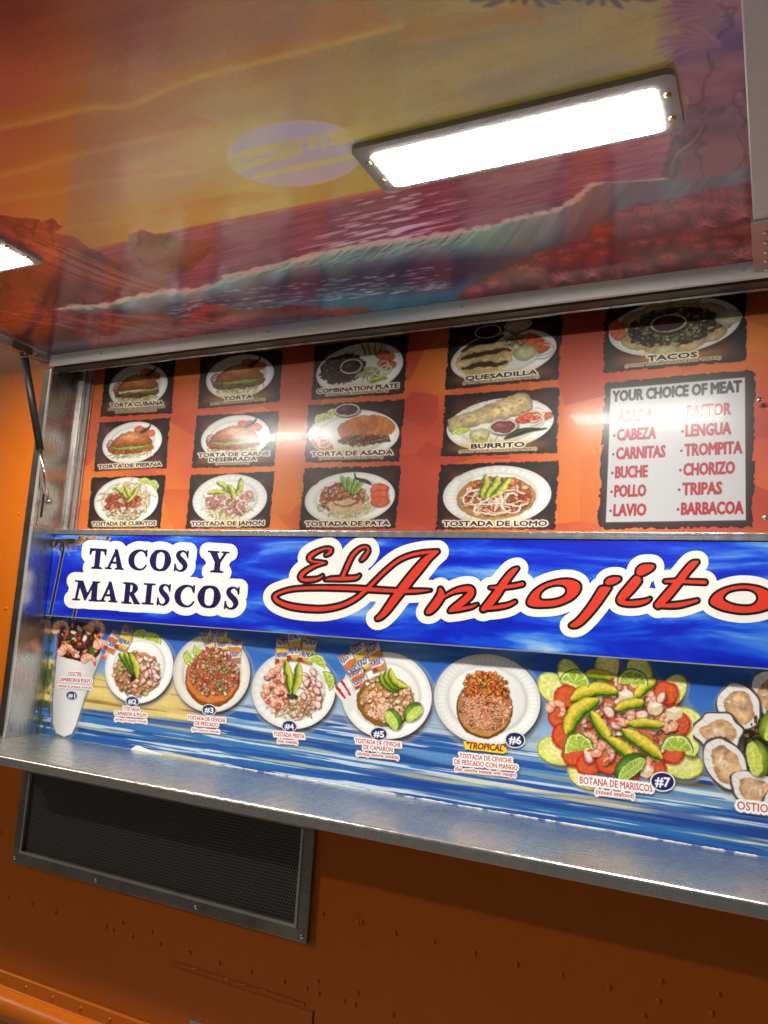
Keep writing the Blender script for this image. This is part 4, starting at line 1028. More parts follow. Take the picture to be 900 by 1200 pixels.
def p_burrito(cv):
    plate(cv, 50, 39, 46, 30, -6)
    for k in range(4): tomato(cv, 72 + 5 * k, 34 - 2 * (k % 2), 8, -10, .6)
    for k in range(3): ring(cv, 78, 30 + 4 * k, 10, 8, -20, (236, 216, 208), 1.5, -60, 110)
    def sh(x, y, d, k): return k * (.74 + .42 * fbm(x * .16, y * .16, 14, 4))[..., None] * (1 - .34 * np.exp(d / 5)[..., None]) + .06
    cv.poly([(5, 32), (12, 26), (30, 20), (50, 10), (66, 4), (74, 6), (78, 16), (76, 26), (60, 32), (36, 38), (12, 46), (6, 42)], (222, 196, 140), smooth=True, shade=sh)
    for k in range(14): cv.ell(U(14, 72), U(10, 36), U(.8, 2), U(.6, 1.4), U(0, 180), (150, 104, 56), .5)
    lime(cv, 18, 48, 9, 170); cv.ell(34, 50, 9, 7, 0, (206, 198, 140), rim=.25, hl=.5); bowl(cv, 54, 42, 12, 9, (132, 70, 70))
    chile(cv, [(56, 56, 2), (66, 50, 7), (76, 47, 5), (86, 47, 2), (90, 46, 1)]); lettuce(cv, 40, 58, 12, 3, 20)
def p_cueritos(cv):
    plate(cv, 50, 36, 43, 34, 0, 0); strands(cv, 50, 34, 32, 24, 150, [(226, 206, 166), (214, 188, 142), (236, 220, 188)], 1.8, 9)
    mix(cv, 46, 38, 24, 14, 0, 90, [(186, 84, 44), (206, 112, 66), (160, 66, 40)], 2, 4); mix(cv, 50, 54, 24, 8, 0, 70, [(232, 222, 196), (220, 204, 168)], 1.8, 3.4)
    for k in range(3): avo(cv, 44 + 8 * k, 24 + k, 12, 5.5, 66 + 24 * (k - 1) if k < 2 else 120, .18)
    lime(cv, 72, 12, 9, 200); lime(cv, 83, 16, 9, 230)
def p_jamon(cv):
    plate(cv, 50, 36, 44, 34, 0, 34); strands(cv, 50, 42, 30, 18, 120, [(196, 180, 110), (222, 208, 160), (150, 160, 80)], 1.2, 7)
    for k in range(12): ring(cv, 50 + U(-24, 24), 42 + U(-12, 12), U(4, 7), U(3.5, 6), U(0, 90), R_.choice([(196, 122, 122), (220, 156, 150), (170, 92, 96)]), 2.6)
    for k in range(9): ring(cv, 50 + U(-22, 22), 40 + U(-12, 12), U(5, 10), U(3, 6), U(0, 180), (238, 222, 216), 1.4, 0, 240)
    for k in range(4): avo(cv, 34 + 9 * k, 26 - (k % 2) * 7, 11, 6.5, (0, 40, 70, 100)[k], .25)
def p_pata(cv):
    plate(cv, 50, 38, 46, 31, -4); lettuce(cv, 46, 46, 26, 14, 120)
    mix(cv, 44, 36, 24, 17, 0, 110, [(198, 120, 72), (176, 86, 54), (214, 158, 110), (222, 192, 150)], 2, 4.4, (188, 122, 80))
    cv.poly([(30, 44), (44, 38), (62, 42), (66, 52), (50, 58), (34, 54)], (214, 186, 140), smooth=True); ring(cv, 40, 30, 12, 9, 10, (150, 50, 50), 1.6); ring(cv, 48, 38, 14, 9, -10, (170, 70, 60), 1.4)
    for k in range(3): tomato(cv, 80 + k, 28 + 7 * k, 9, 0, .75)
    for k in range(4): avo(cv, 44 + 5 * k, 20 + 1.5 * k, 9, 5, 70 + 14 * k, .15, (120, 164, 60), (176, 196, 96))
    chile(cv, [(54, 8, 1), (56, 14, 2), (66, 18, 4), (72, 22, 1)])
def p_lomo(cv):
    plate(cv, 50, 37, 45, 33, 0, 40); cv.ell(50, 40, 33, 24, 0, (206, 158, 96), rim=.2)
    mix(cv, 50, 38, 28, 20, 0, 190, [(206, 84, 40), (190, 64, 30), (222, 118, 60), (220, 170, 110)], 1.6, 4, (192, 90, 48))
    strands(cv, 50, 40, 28, 20, 40, [(236, 220, 196)], 1.3, 6)
    for c_ in ((66, 40, 12, 8, 20), (34, 38, 12, 8, -20), (48, 52, 15, 6, 0), (64, 46, 8, 10, 0)): ring(cv, *c_, (240, 226, 206), 1.8, 10, 300)
    for k in range(3): avo(cv, 40 + 7 * k, 26 + 1.5 * k, 13, 6.5, 98 + 14 * k, .16)
def p_tacos(cv):
    plate(cv, 50, 32, 46, 30, -5, 40)
    for k in range(10):
        t = 2 * math.pi * k / 10; cv.ell(50 + 27 * math.cos(t), 32 + 17 * math.sin(t), 15, 11, 0, (222, 196, 132), rim=.25)
    mix(cv, 50, 32, 32, 20, -4, 330, [(56, 40, 26), (40, 30, 20), (84, 62, 36), (120, 120, 60), (170, 170, 96)], 1.1, 2.8, (54, 38, 26), dens=.4)
    mix(cv, 50, 32, 22, 14, 0, 120, [(170, 174, 96), (206, 206, 140), (126, 136, 66)], .8, 1.8)
    for k in range(2): tomato(cv, 9 + 2 * k, 26 + 8 * k, 7, 60, .7)
    cv.ell(46, 58, 9, 7, 0, (214, 212, 166), rim=.25, hl=.4); cv.ell(88, 28, 9, 8, 0, (226, 214, 190), rim=.2); ring(cv, 42, 2, 8, 5, 0, (214, 206, 160), 2); ring(cv, 60, 3, 8, 5, 0, (214, 206, 160), 2); bowl(cv, 47, 28, 13, 9.5, (78, 34, 32))
PICS = [
    ([(124, 427), (206, 421), (202, 485), (117, 489)], p_torta((120, 70, 40), True), 'TORTA CUBANA', ('CARNE ASADA, SALCHICHA, CHORIZO', 'QUESO, HUEVO CON JAMON'), 'dark torn-edged picture of a torta with a white cheese layer'),
    ([(235, 417), (332, 409), (328, 471), (231, 480)], p_torta((128, 74, 40)), 'TORTA', (WITH,), 'dark torn-edged picture of a torta captioned TORTA'),
    ([(369, 405), (480, 391), (474, 462), (364, 469)], p_combo, 'COMBINATION PLATE', (WITH,), 'picture of a combination plate with a dark sauce bowl'),
    ([(526, 384), (661, 369), (655, 445), (521, 457)], p_quesa, 'QUESADILLA', (WITH,), 'picture of a grilled quesadilla with tomato and onion'),
    ([(116, 495), (200, 489), (195, 549), (109, 553)], p_torta((186, 84, 44)), 'TORTA DE PIERNA', (), 'picture of a torta captioned TORTA DE PIERNA'),
    ([(230, 487), (328, 481), (322, 547), (224, 549)], p_torta((176, 66, 36)), ('TORTA DE CARNE', 'DESEBRADA'), ('(SHREDDED BEEF)',), 'picture of a torta with red shredded beef'),
    ([(361, 474), (476, 467), (468, 541), (356, 543)], p_asada, 'TORTA DE ASADA', (WITH,), 'picture of a torta beside limes and a sauce bowl'),
    ([(521, 463), (657, 453), (653, 531), (516, 536)], p_burrito, 'BURRITO', (WITH,), 'picture of a burrito with a sauce bowl and green chile'),
    ([(107, 559), (195, 556), (188, 619), (102, 620)], p_cueritos, 'TOSTADA DE CUERITOS', (), 'picture of a tostada with avocado and two lime wedges'),
    ([(223, 556), (322, 552), (316, 619), (217, 620)], p_jamon, 'TOSTADA DE JAMON', (), 'picture of a tostada with rolled ham and avocado'),
    ([(356, 548), (471, 545), (464, 620), (350, 621)], p_pata, 'TOSTADA DE PATA', (), 'picture of a tostada with red tomato slices at its side'),
    ([(515, 544), (656, 539), (651, 621), (510, 621)], p_lomo, 'TOSTADA DE LOMO', (), 'picture of a tostada with onion rings and three avocado slices'),
    ([(708, 356), (876, 338), (875, 423), (706, 438)], p_tacos, 'TACOS', (WITH,), 'wide picture of a plate of tacos round a sauce bowl'),
]
for q, f, cap, sub, lab in PICS: picture(q, f, cap, sub, lab)
def p_meat(cv):
    pass
def meat_list():
    q = [(708, 448), (886, 432), (884, 619), (699, 621)]; W, H = 178.0, 180.0
    q = np.array(q, float); PW = on_axis(q[:, 0], q[:, 1], 1, MY - 0.0006); st = .6
    u, v = np.meshgrid(np.linspace(0, 1, int(180 / st)), np.linspace(0, 1, int(180 / st))); uu, vv = u[..., None], v[..., None]
    P = PW[0] * (1 - uu) * (1 - vv) + PW[1] * uu * (1 - vv) + PW[2] * uu * vv + PW[3] * (1 - uu) * vv
    cv = Cv(u * W, v * H); X, Y = cv.X, cv.Y
    e = np.minimum(np.minimum(X, W - X), np.minimum(Y, H - Y)); tear = 5 * fbm(X * .09, Y * .09, 91, 3) + 4 * vnoise(X * .28, Y * .28, 95) - 3.4
    cv.rgb[:] = C3((30, 22, 26)) + (C3((96, 50, 44)) - C3((30, 22, 26))) * np.clip((e - 3) / 12, 0, 1)[..., None]
    cv.a[:] = np.clip((e - tear) / cv.soft + .5, 0, 1); keep = cv.a.copy()
    cv.poly([(9, 9), (166, 9), (169, 171), (11, 171)], (200, 200, 204))
    cv.text('YOUR CHOICE OF MEAT', (12, 25), (150, 0), (0, -12.5), (52, 46, 50), .85)
    A = ('ASADA', 'CABEZA', 'CARNITAS', 'BUCHE', 'POLLO', 'LAVIO'); B = ('PASTOR', 'LENGUA', 'TROMPITA', 'CHORIZO', 'TRIPAS', 'BARBACOA')
    WA = (42, 46, 58, 38, 37, 38); WB = (49, 50, 63, 56, 43, 67)
    for i in range(6):
        y = 50.5 + i * 22.6
        for x, t, wd in ((20, A[i], WA[i]), (102 - i * .6, B[i], WB[i])):
            cv.text(t, (x, y), (wd, 0), (0, -13.2), (170, 36, 48), .75); cv.ell(x - 4, y - 6, 1.5, 1.5, 0, (80, 40, 46))
    cv.a = np.minimum(cv.a, keep)
    o = sheet('meat_list', P, cv, print_mat('meat_list_print', .5, 1.0, dots=.24), board); o['label'] = 'white list of meats in red capitals with a torn dark border'
meat_list()
# acrylic sliding window in front of the board
def glass_mat():
    """clear sheet with a faint sharp reflection and a wider haze from fine scratches"""
    m, n, l, b = mat_new('clear_acrylic')
    n.remove(b); tc = n.new('ShaderNodeTexCoord')
    nz = n.new('ShaderNodeTexNoise'); nz.inputs['Scale'].default_value = 3.5; nz.inputs['Detail'].default_value = 3; l.new(tc.outputs['Object'], nz.inputs['Vector'])
    bp = n.new('ShaderNodeBump'); bp.inputs['Strength'].default_value = .1; bp.inputs['Distance'].default_value = .004; l.new(nz.outputs[0], bp.inputs['Height'])
    g1 = n.new('ShaderNodeBsdfGlossy'); g1.inputs['Roughness'].default_value = .03; l.new(bp.outputs[0], g1.inputs['Normal'])
    g2 = n.new('ShaderNodeBsdfGlossy'); g2.inputs['Roughness'].default_value = .19; l.new(bp.outputs[0], g2.inputs['Normal'])
    mp = n.new('ShaderNodeMapping'); mp.inputs['Scale'].default_value = (40, 40, 3); mp.inputs['Rotation'].default_value = (0, .5, 0); l.new(tc.outputs['Object'], mp.inputs['Vector'])
    sc = n.new('ShaderNodeTexNoise'); sc.inputs['Scale'].default_value = 1; sc.inputs['Detail'].default_value = 5; l.new(mp.outputs[0], sc.inputs['Vector'])
    rr = n.new('ShaderNodeMapRange'); rr.inputs['From Min'].default_value = .35; rr.inputs['From Max'].default_value = .7; rr.inputs['To Min'].default_value = .86; rr.inputs['To Max'].default_value = .94
    l.new(sc.outputs[0], rr.inputs['Value']); gm = n.new('ShaderNodeMixShader'); l.new(rr.outputs[0], gm.inputs[0]); l.new(g1.outputs[0], gm.inputs[1]); l.new(g2.outputs[0], gm.inputs[2])
    t = n.new('ShaderNodeBsdfTransparent'); t.inputs[0].default_value = (.96, .965, .96, 1); mx = n.new('ShaderNodeMixShader'); fr = n.new('ShaderNodeFresnel'); fr.inputs[0].default_value = 1.5
    fm = n.new('ShaderNodeMath'); fm.operation = 'MULTIPLY'; fm.inputs[1].default_value = .46; l.new(fr.outputs[0], fm.inputs[0]); l.new(fm.outputs[0], mx.inputs[0]); l.new(t.outputs[0], mx.inputs[1]); l.new(gm.outputs[0], mx.inputs[2]); l.new(mx.outputs[0], n['Material Output'].inputs['Surface'])
    return m
win = empty('sliding_window', (-0.85, 0.112, 1.815), 'clear scratched acrylic sliding window in front of the menu board', 'window')
def pane(x0, x1, y, tilt=0.0):
    bm = bmesh.new(); vs = [bm.verts.new(v) for v in ((x0, y, 1.8135), (x1, y, 1.8135), (x1, y + tilt, 2.383), (x0, y + tilt, 2.383))]
    bm.faces.new(vs); return finish('pane', bm, M['glass'], win)
M['glass'] = glass_mat()
pane(XL + 0.011, -0.60, 0.1020, 0.021); pane(-0.64, XR - 0.004, 0.1065, 0.021)
for px, py in ((897, 608), (890, 470)):
    p = on_axis(px, py, 1, 0.124); dome_obj('screw', (p[0], 0.1063 + (p[2] - 1.8135) * 0.0369, p[2]), (0, -1, 0), .0055, .003, M['chrome'], win)
# ------------------------------------------------------------------ name sign on the front of the window sill
SY, SZ0, SZ1 = 0.072, 1.568, 1.797
FY = 0.104                                             # plane of the seafood sign
sign = empty('name_sign', (-0.85, SY, SZ0), 'blue sky name sign with red script and navy serif lettering outlined in white', 'sign')
def sky_print():
    m, n, l, b = mat_new('blue_sky_print')
    tc = n.new('ShaderNodeTexCoord'); mp = n.new('ShaderNodeMapping'); mp.inputs['Scale'].default_value = (2.6, 1, 15); mp.inputs['Rotation'].default_value = (0, -.05, 0); l.new(tc.outputs['Object'], mp.inputs['Vector'])
    a = n.new('ShaderNodeTexNoise'); a.inputs['Scale'].default_value = 1.25; a.inputs['Detail'].default_value = 7; a.inputs['Roughness'].default_value = .56; a.inputs['Distortion'].default_value = .5; l.new(mp.outputs[0], a.inputs['Vector'])
    r = n.new('ShaderNodeValToRGB'); e = r.color_ramp.elements
    e[0].position = .36; e[0].color = srgb(4, 24, 168); e[1].position = .72; e[1].color = srgb(176, 210, 236)
    for p, c in ((.46, (8, 40, 192)), (.53, (22, 76, 214)), (.61, (76, 138, 224))): k = e.new(p); k.color = srgb(*c)
    l.new(a.outputs[0], r.inputs[0]); l.new(r.outputs[0], b.inputs['Base Color']); b.inputs['Roughness'].default_value = .34
    return m
M['sky_print'] = sky_print()
make_box('sign_panel', M['sky_print'], sign, XL + 0.002, XR - 0.001, SY, SY + 0.03, SZ0, SZ1 - 0.0005, 0.0006)
make_box('edge_strip', M['alu'], sign, XL + 0.002, XR - 0.001, SY - 0.0008, SY + 0.0305, SZ0 - 0.0025, SZ0 - 0.0002)
make_box('window_sill', M['steel_x'], truck, XL + 0.0005, XR - 0.0005, SY - 0.003, MY - 0.001, SZ1, 1.8115, 0.0008)
def on_sign(off): return lambda x, y: on_axis(x, y, 1, SY - off)
M['ink_red'] = simple('red_vinyl', srgb(214, 58, 40), .35, 0, 0, .02, 60, .03)
M['ink_black'] = simple('black_vinyl', srgb(16, 12, 18), .35)
M['ink_white'] = simple('white_vinyl', srgb(236, 237, 230), .36, 0, 0, .02, 60, .02)
M['ink_navy'] = simple('navy_vinyl', srgb(24, 14, 74), .35)
def script_shapes():
    """brush strokes and outlines of the red script, in photo pixels"""
    k1 = lambda L: [(300 + x / 5, 620 + y / 5, w / 5) for x, y, w in L]
    def kx(ox): return lambda L: [(ox + x / 5.625, 640 + y / 5.625) + tuple(w / 5.625 for w in r) for x, y, *r in L]
    k2, k3, k4 = kx(460), kx(600), kx(740)
    st = [k1([(410, 153, 12), (430, 140, 20), (438, 121, 20), (415, 113, 14), (370, 126, 17), (326, 152, 23), (313, 174, 22), (332, 189, 15), (370, 193, 12), (405, 198, 12)]),
          k1([(404, 199, 11), (345, 216, 16), (287, 248, 23), (263, 277, 25), (272, 295, 20), (310, 297, 23), (362, 290, 17), (390, 272, 9)]),
          k1([(618, 182, 14), (636, 163, 20), (658, 128, 17), (648, 106, 14), (612, 112, 17), (572, 146, 21), (547, 190, 22), (527, 235, 22), (508, 276, 20)]),
          k1([(406, 298, 7), (440, 292, 20), (520, 290, 25), (585, 285, 22), (606, 270, 10)]),
          k1([(1024, 358, 6), (960, 362, 20), (880, 364, 24), (760, 359, 25), (650, 352, 27), (520, 346, 26), (350, 344, 22), (220, 351, 20), (142, 372, 18), (110, 396, 23), (132, 426, 26), (200, 452, 30), (300, 466, 31), (400, 468, 29), (500, 448, 26), (580, 410, 24), (640, 362, 22), (690, 312, 21), (760, 243, 21), (830, 187, 21), (900, 155, 21), (980, 138, 21), (1064, 131, 18)]),
          k1([(1066, 133, 14), (1012, 168, 38), (960, 224, 50), (905, 290, 52), (866, 340, 52), (820, 400, 48), (772, 466, 42), (736, 508, 32), (712, 524, 22)]),
          k2([(316, 282, 22), (318, 325, 50), (282, 384, 54), (246, 424, 44), (228, 438, 20)]),
          k2([(330, 342, 14), (392, 304, 24), (462, 284, 36), (512, 286, 44), (510, 322, 48), (456, 372, 46), (400, 412, 38), (376, 428, 16)]),
          k2([(380, 428, 18), (450, 414, 26), (520, 400, 22), (560, 383, 8)]),
          k2([(824, 146, 14), (792, 170, 38), (742, 232, 46), (690, 310, 52), (640, 375, 52), (602, 412, 36), (588, 420, 10)]), k2([(642, 274, 12), (720, 271, 24), (800, 262, 26), (856, 250, 26)]), k2([(592, 416, 14), (680, 404, 28), (760, 389, 26), (808, 366, 18)]),
          k3([(822, 226, 62), (775, 282, 64), (728, 334, 54), (714, 364, 38), (762, 378, 34), (832, 374, 36), (884, 362, 26), (910, 346, 14)]),
          k4([(434, 104, 20), (402, 124, 46), (352, 180, 48), (300, 250, 52), (232, 330, 56), (176, 388, 46)]), k4([(222, 232, 18), (300, 231, 26), (400, 235, 26), (484, 238, 28)]), k4([(160, 394, 16), (280, 390, 34), (350, 380, 32), (434, 358, 20)]),
          k4([(1196, 286, 16), (1176, 268, 26), (1110, 262, 34), (1062, 292, 44), (1092, 332, 50), (1140, 366, 48), (1124, 408, 40), (1050, 420, 30), (1000, 402, 16)])]
    po = [([(100, 366), (140, 300), (210, 252), (300, 224), (385, 220), (444, 246), (446, 296), (396, 350), (305, 390), (205, 402), (124, 396)], [(180, 338), (194, 298), (242, 266), (308, 254), (354, 270), (360, 306), (330, 338), (270, 356), (202, 358)], k3),
          ([(518, 368), (546, 318), (622, 276), (730, 256), (842, 270), (926, 312), (956, 356), (920, 402), (840, 432), (730, 442), (620, 426), (545, 398)], [(606, 350), (630, 306), (690, 286), (770, 284), (820, 308), (834, 350), (802, 388), (740, 396), (660, 382)], k4),
          ([(618, 252), (618, 224), (655, 204), (712, 206), (708, 230), (662, 254)], None, k3), ([(34, 184), (38, 148), (72, 122), (138, 120), (152, 138), (128, 164), (70, 194)], None, k4),
          ([(584, 268), (650, 270), (636, 304), (562, 408), (482, 498), (430, 534), (388, 534), (382, 516), (432, 476), (500, 392), (556, 306)], None, k3)]
    return st, [([p[:2] for p in k(a)], [p[:2] for p in k(b)] if b else None) for a, b, k in po]
def build_script():
    cv = px_canvas(302, 975, 624, 768, 0.8); w = (slice(None), slice(None)); D = np.full(cv.X.shape, 1e9)
    st, po = script_shapes()
    for s_ in st:
        P = catmull(np.array(s_), 6); sub = cv.win(P[:, 0].min() - 22, P[:, 0].max() + 22, P[:, 1].min() - 22, P[:, 1].max() + 22)
        D[sub] = np.minimum(D[sub], cv.stroke_sdf(sub, P))
    for a, b in po:
        A = catmull(a, 5, True); sub = cv.win(A[:, 0].min() - 22, A[:, 0].max() + 22, A[:, 1].min() - 22, A[:, 1].max() + 22)
        d = cv.poly_sdf(sub, [A])
        if b: d = np.maximum(d, -cv.poly_sdf(sub, [catmull(b, 5, True)]))
        D[sub] = np.minimum(D[sub], d)
    iso('script_halo', cv.X, cv.Y, D, 11.4, on_sign(.0005), M['ink_white'], sign); iso('script_outline', cv.X, cv.Y, D, 2.5, on_sign(.0009), M['ink_black'], sign)
    o = iso('script_lettering', cv.X, cv.Y, D, -.35, on_sign(.0013), M['ink_red'], sign); o['label'] = 'red script lettering reading El Antojitos'
build_script()
# serif capitals: polygons and stressed strokes in a unit box
SER = {
 'T': ([[(0, 1), (1, 1), (1, .70), (.95, .70), (.88, .88), (.64, .93), (.36, .93), (.12, .88), (.05, .70), (0, .70)], [(.36, .95), (.64, .95), (.64, .06), (.36, .06)], [(.18, 0), (.82, 0), (.82, .04), (.64, .09), (.36, .09), (.18, .04)]], []),
 'A': ([[(.12, .03), (.21, .03), (.54, .84), (.48, .98)], [(.44, 1.0), (.57, 1.0), (.93, .03), (.66, .03)], [(.26, .29), (.74, .29), (.74, .36), (.28, .36)], [(0, 0), (.34, 0), (.34, .04), (.17, .08), (0, .04)], [(.54, 0), (1, 0), (1, .04), (.8, .08), (.54, .04)]], []),
 'C': ([[(.90, 1.0), (.96, 1.0), (.97, .68), (.92, .68)]], [[(.93, .74, .06), (.84, .9, .08), (.64, .97, .07), (.40, .91, .15), (.20, .73, .25), (.14, .5, .28), (.20, .27, .25), (.40, .09, .15), (.66, .03, .07), (.86, .1, .06), (.98, .25, .05)]]),
 'O': ([], [[(.5, .97, .07), (.25, .86, .17), (.14, .5, .28), (.25, .14, .17), (.5, .03, .07), (.75, .14, .17), (.86, .5, .28), (.75, .86, .17), (.5, .97, .07)]]),
 'S': ([[(.86, 1.0), (.92, 1.0), (.92, .68), (.86, .68)], [(.06, 0), (.12, 0), (.12, .34), (.06, .34)]], [[(.89, .74, .07), (.78, .9, .10), (.53, .97, .08), (.29, .88, .2), (.25, .73, .26), (.42, .58, .32), (.66, .43, .33), (.78, .26, .27), (.68, .09, .17), (.45, .02, .08), (.2, .1, .09), (.09, .28, .07)]]),
 'Y': ([[(.10, .96), (.40, .96), (.62, .5), (.62, .42), (.38, .42), (.38, .48)], [(.80, .96), (.89, .96), (.62, .46), (.54, .5)], [(.38, .5), (.62, .5), (.62, .05), (.38, .05)], [(0, .95), (.52, .95), (.52, 1), (0, 1)], [(.66, .95), (1, .95), (1, 1), (.66, 1)], [(.2, 0), (.8, 0), (.8, .04), (.62, .09), (.38, .09), (.2, .04)]], []),
 'M': ([[(.10, .04), (.165, .04), (.24, .9), (.17, .96)], [(.14, 1), (.33, 1), (.56, .34), (.47, .02)], [(.46, .02), (.50, .02), (.80, .92), (.74, .96)], [(.72, 1), (.90, 1), (.93, .04), (.73, .04)], [(.03, .95), (.3, .95), (.3, 1), (.03, 1)], [(.76, .95), (.99, .95), (.99, 1), (.76, 1)], [(0, 0), (.28, 0), (.28, .05), (0, .05)], [(.64, 0), (1, 0), (1, .05), (.64, .05)]], []),
 'R': ([[(.16, .04), (.40, .04), (.40, .96), (.16, .96)], [(.40, .5), (.60, .52), (.99, .03), (.72, .03)], [(.02, .95), (.4, .95), (.4, 1), (.02, 1)], [(.02, 0), (.55, 0), (.55, .05), (.02, .05)], [(.70, 0), (1.02, 0), (1.02, .05), (.70, .05)]], [[(.36, .965, .06), (.58, .93, .12), (.70, .74, .26), (.58, .53, .12), (.36, .495, .06)]]),
 'I': ([[(.30, .04), (.70, .04), (.70, .96), (.30, .96)], [(0, .95), (1, .95), (1, 1), (0, 1)], [(0, 0), (1, 0), (1, .05), (0, .05)]], []),
}
def build_serif():
    c5 = lambda x: 70 + x / 7.5; c6 = lambda x: 180 + x / 7.5; y_ = lambda y: 620 + y / 7.5
    L = [('T', c5(252), c5(412), y_(174), y_(347)), ('A', c5(398), c5(578), y_(179), y_(352)), ('C', c5(598), c5(776), y_(181), y_(360)), ('O', c5(784), c6(160), y_(184), y_(366)), ('S', c6(172), c6(318), y_(188), y_(372)), ('Y', c6(462), c6(664), y_(197), y_(380)),
         ('M', c5(112), c5(354), y_(458), y_(628)), ('A', c5(344), c5(522), y_(465), y_(638)), ('R', c5(540), c5(716), y_(473), y_(655)), ('I', c5(724), c5(840), y_(480), y_(660)), ('S', c5(846), c6(160), y_(484), y_(670)), ('C', c6(178), c6(368), y_(492), y_(684)), ('O', c6(380), c6(596), y_(500), y_(690)), ('S', c6(612), c6(766), y_(508), y_(704))]
    cv = px_canvas(70, 300, 626, 730, 0.7); D = np.full(cv.X.shape, 1e9)
    for ch, x0, x1, yt, yb in L:
        w_ = x1 - x0 - 2.4; h = yb - yt; sl = .115
        T = lambda p: (x0 + 0 + w_ * p[0] + 2.4 * (1 if False else p[1]) , yb - h * p[1] + .06 * (p[0] * w_ - w_ / 2))
        po, st = SER[ch]; sub = cv.win(x0 - 14, x1 + 14, yt - 14, yb + 14)
        for P in po: D[sub] = np.minimum(D[sub], cv.poly_sdf(sub, [[T(p) for p in P]]))
        for P in st:
            Q = catmull([T(p) + (p[2] * w_,) for p in P], 6); D[sub] = np.minimum(D[sub], cv.stroke_sdf(sub, Q))
    iso('serif_halo', cv.X, cv.Y, D, 9.9, on_sign(.0005), M['ink_white'], sign)
    o = iso('serif_lettering', cv.X, cv.Y, D, .5, on_sign(.0009), M['ink_navy'], sign); o['label'] = 'navy serif capitals reading TACOS Y MARISCOS'
build_serif()
def palms():
    cv = px_canvas(53, 140, 625, 726, 0.6)
    for P in ([(74, 645, 3), (70, 665, 3.2), (65, 690, 3.4), (58, 722, 3.6)], [(92, 700, 2.5), (88, 716, 3), (86, 726, 3.2)]):
        cv.stroke(P, (16, 16, 26)); 
        for k in range(26): t = k / 25; x = P[0][0] + (P[-1][0] - P[0][0]) * t; y = P[0][1] + (P[-1][1] - P[0][1]) * t; cv.stroke([(x - 1.6, y), (x + 1.6, y + .5)], (70, 64, 70), .5, .6)
    for k in range(46):
        t = math.radians(U(-10, 190)); L = U(8, 24); cx, cy = 74 + U(-3, 3), 633
        cv.stroke([(cx, cy, 2.4), (cx + L * .6 * math.cos(t), cy + L * .25 * math.sin(t), 2.2), (cx + L * math.cos(t), cy + L * .75 * abs(math.sin(t)) + 3, .5)], R_.choice([(24, 22, 24), (52, 46, 38), (38, 34, 30), (70, 62, 46)]), None, .95)
    for k in range(26):
        x = U(92, 132); cv.stroke([(x, 630 + U(-2, 3), 2.2), (x - U(3, 9), 634 + U(0, 5), .6)], R_.choice([(150, 108, 48), (186, 146, 74), (60, 46, 30), (30, 26, 26)]), None, .9)
    sheet('palm_print', on_axis(cv.X, cv.Y, 1, SY - .0003), cv, print_mat('palm_tree_print', .34), sign)
palms()

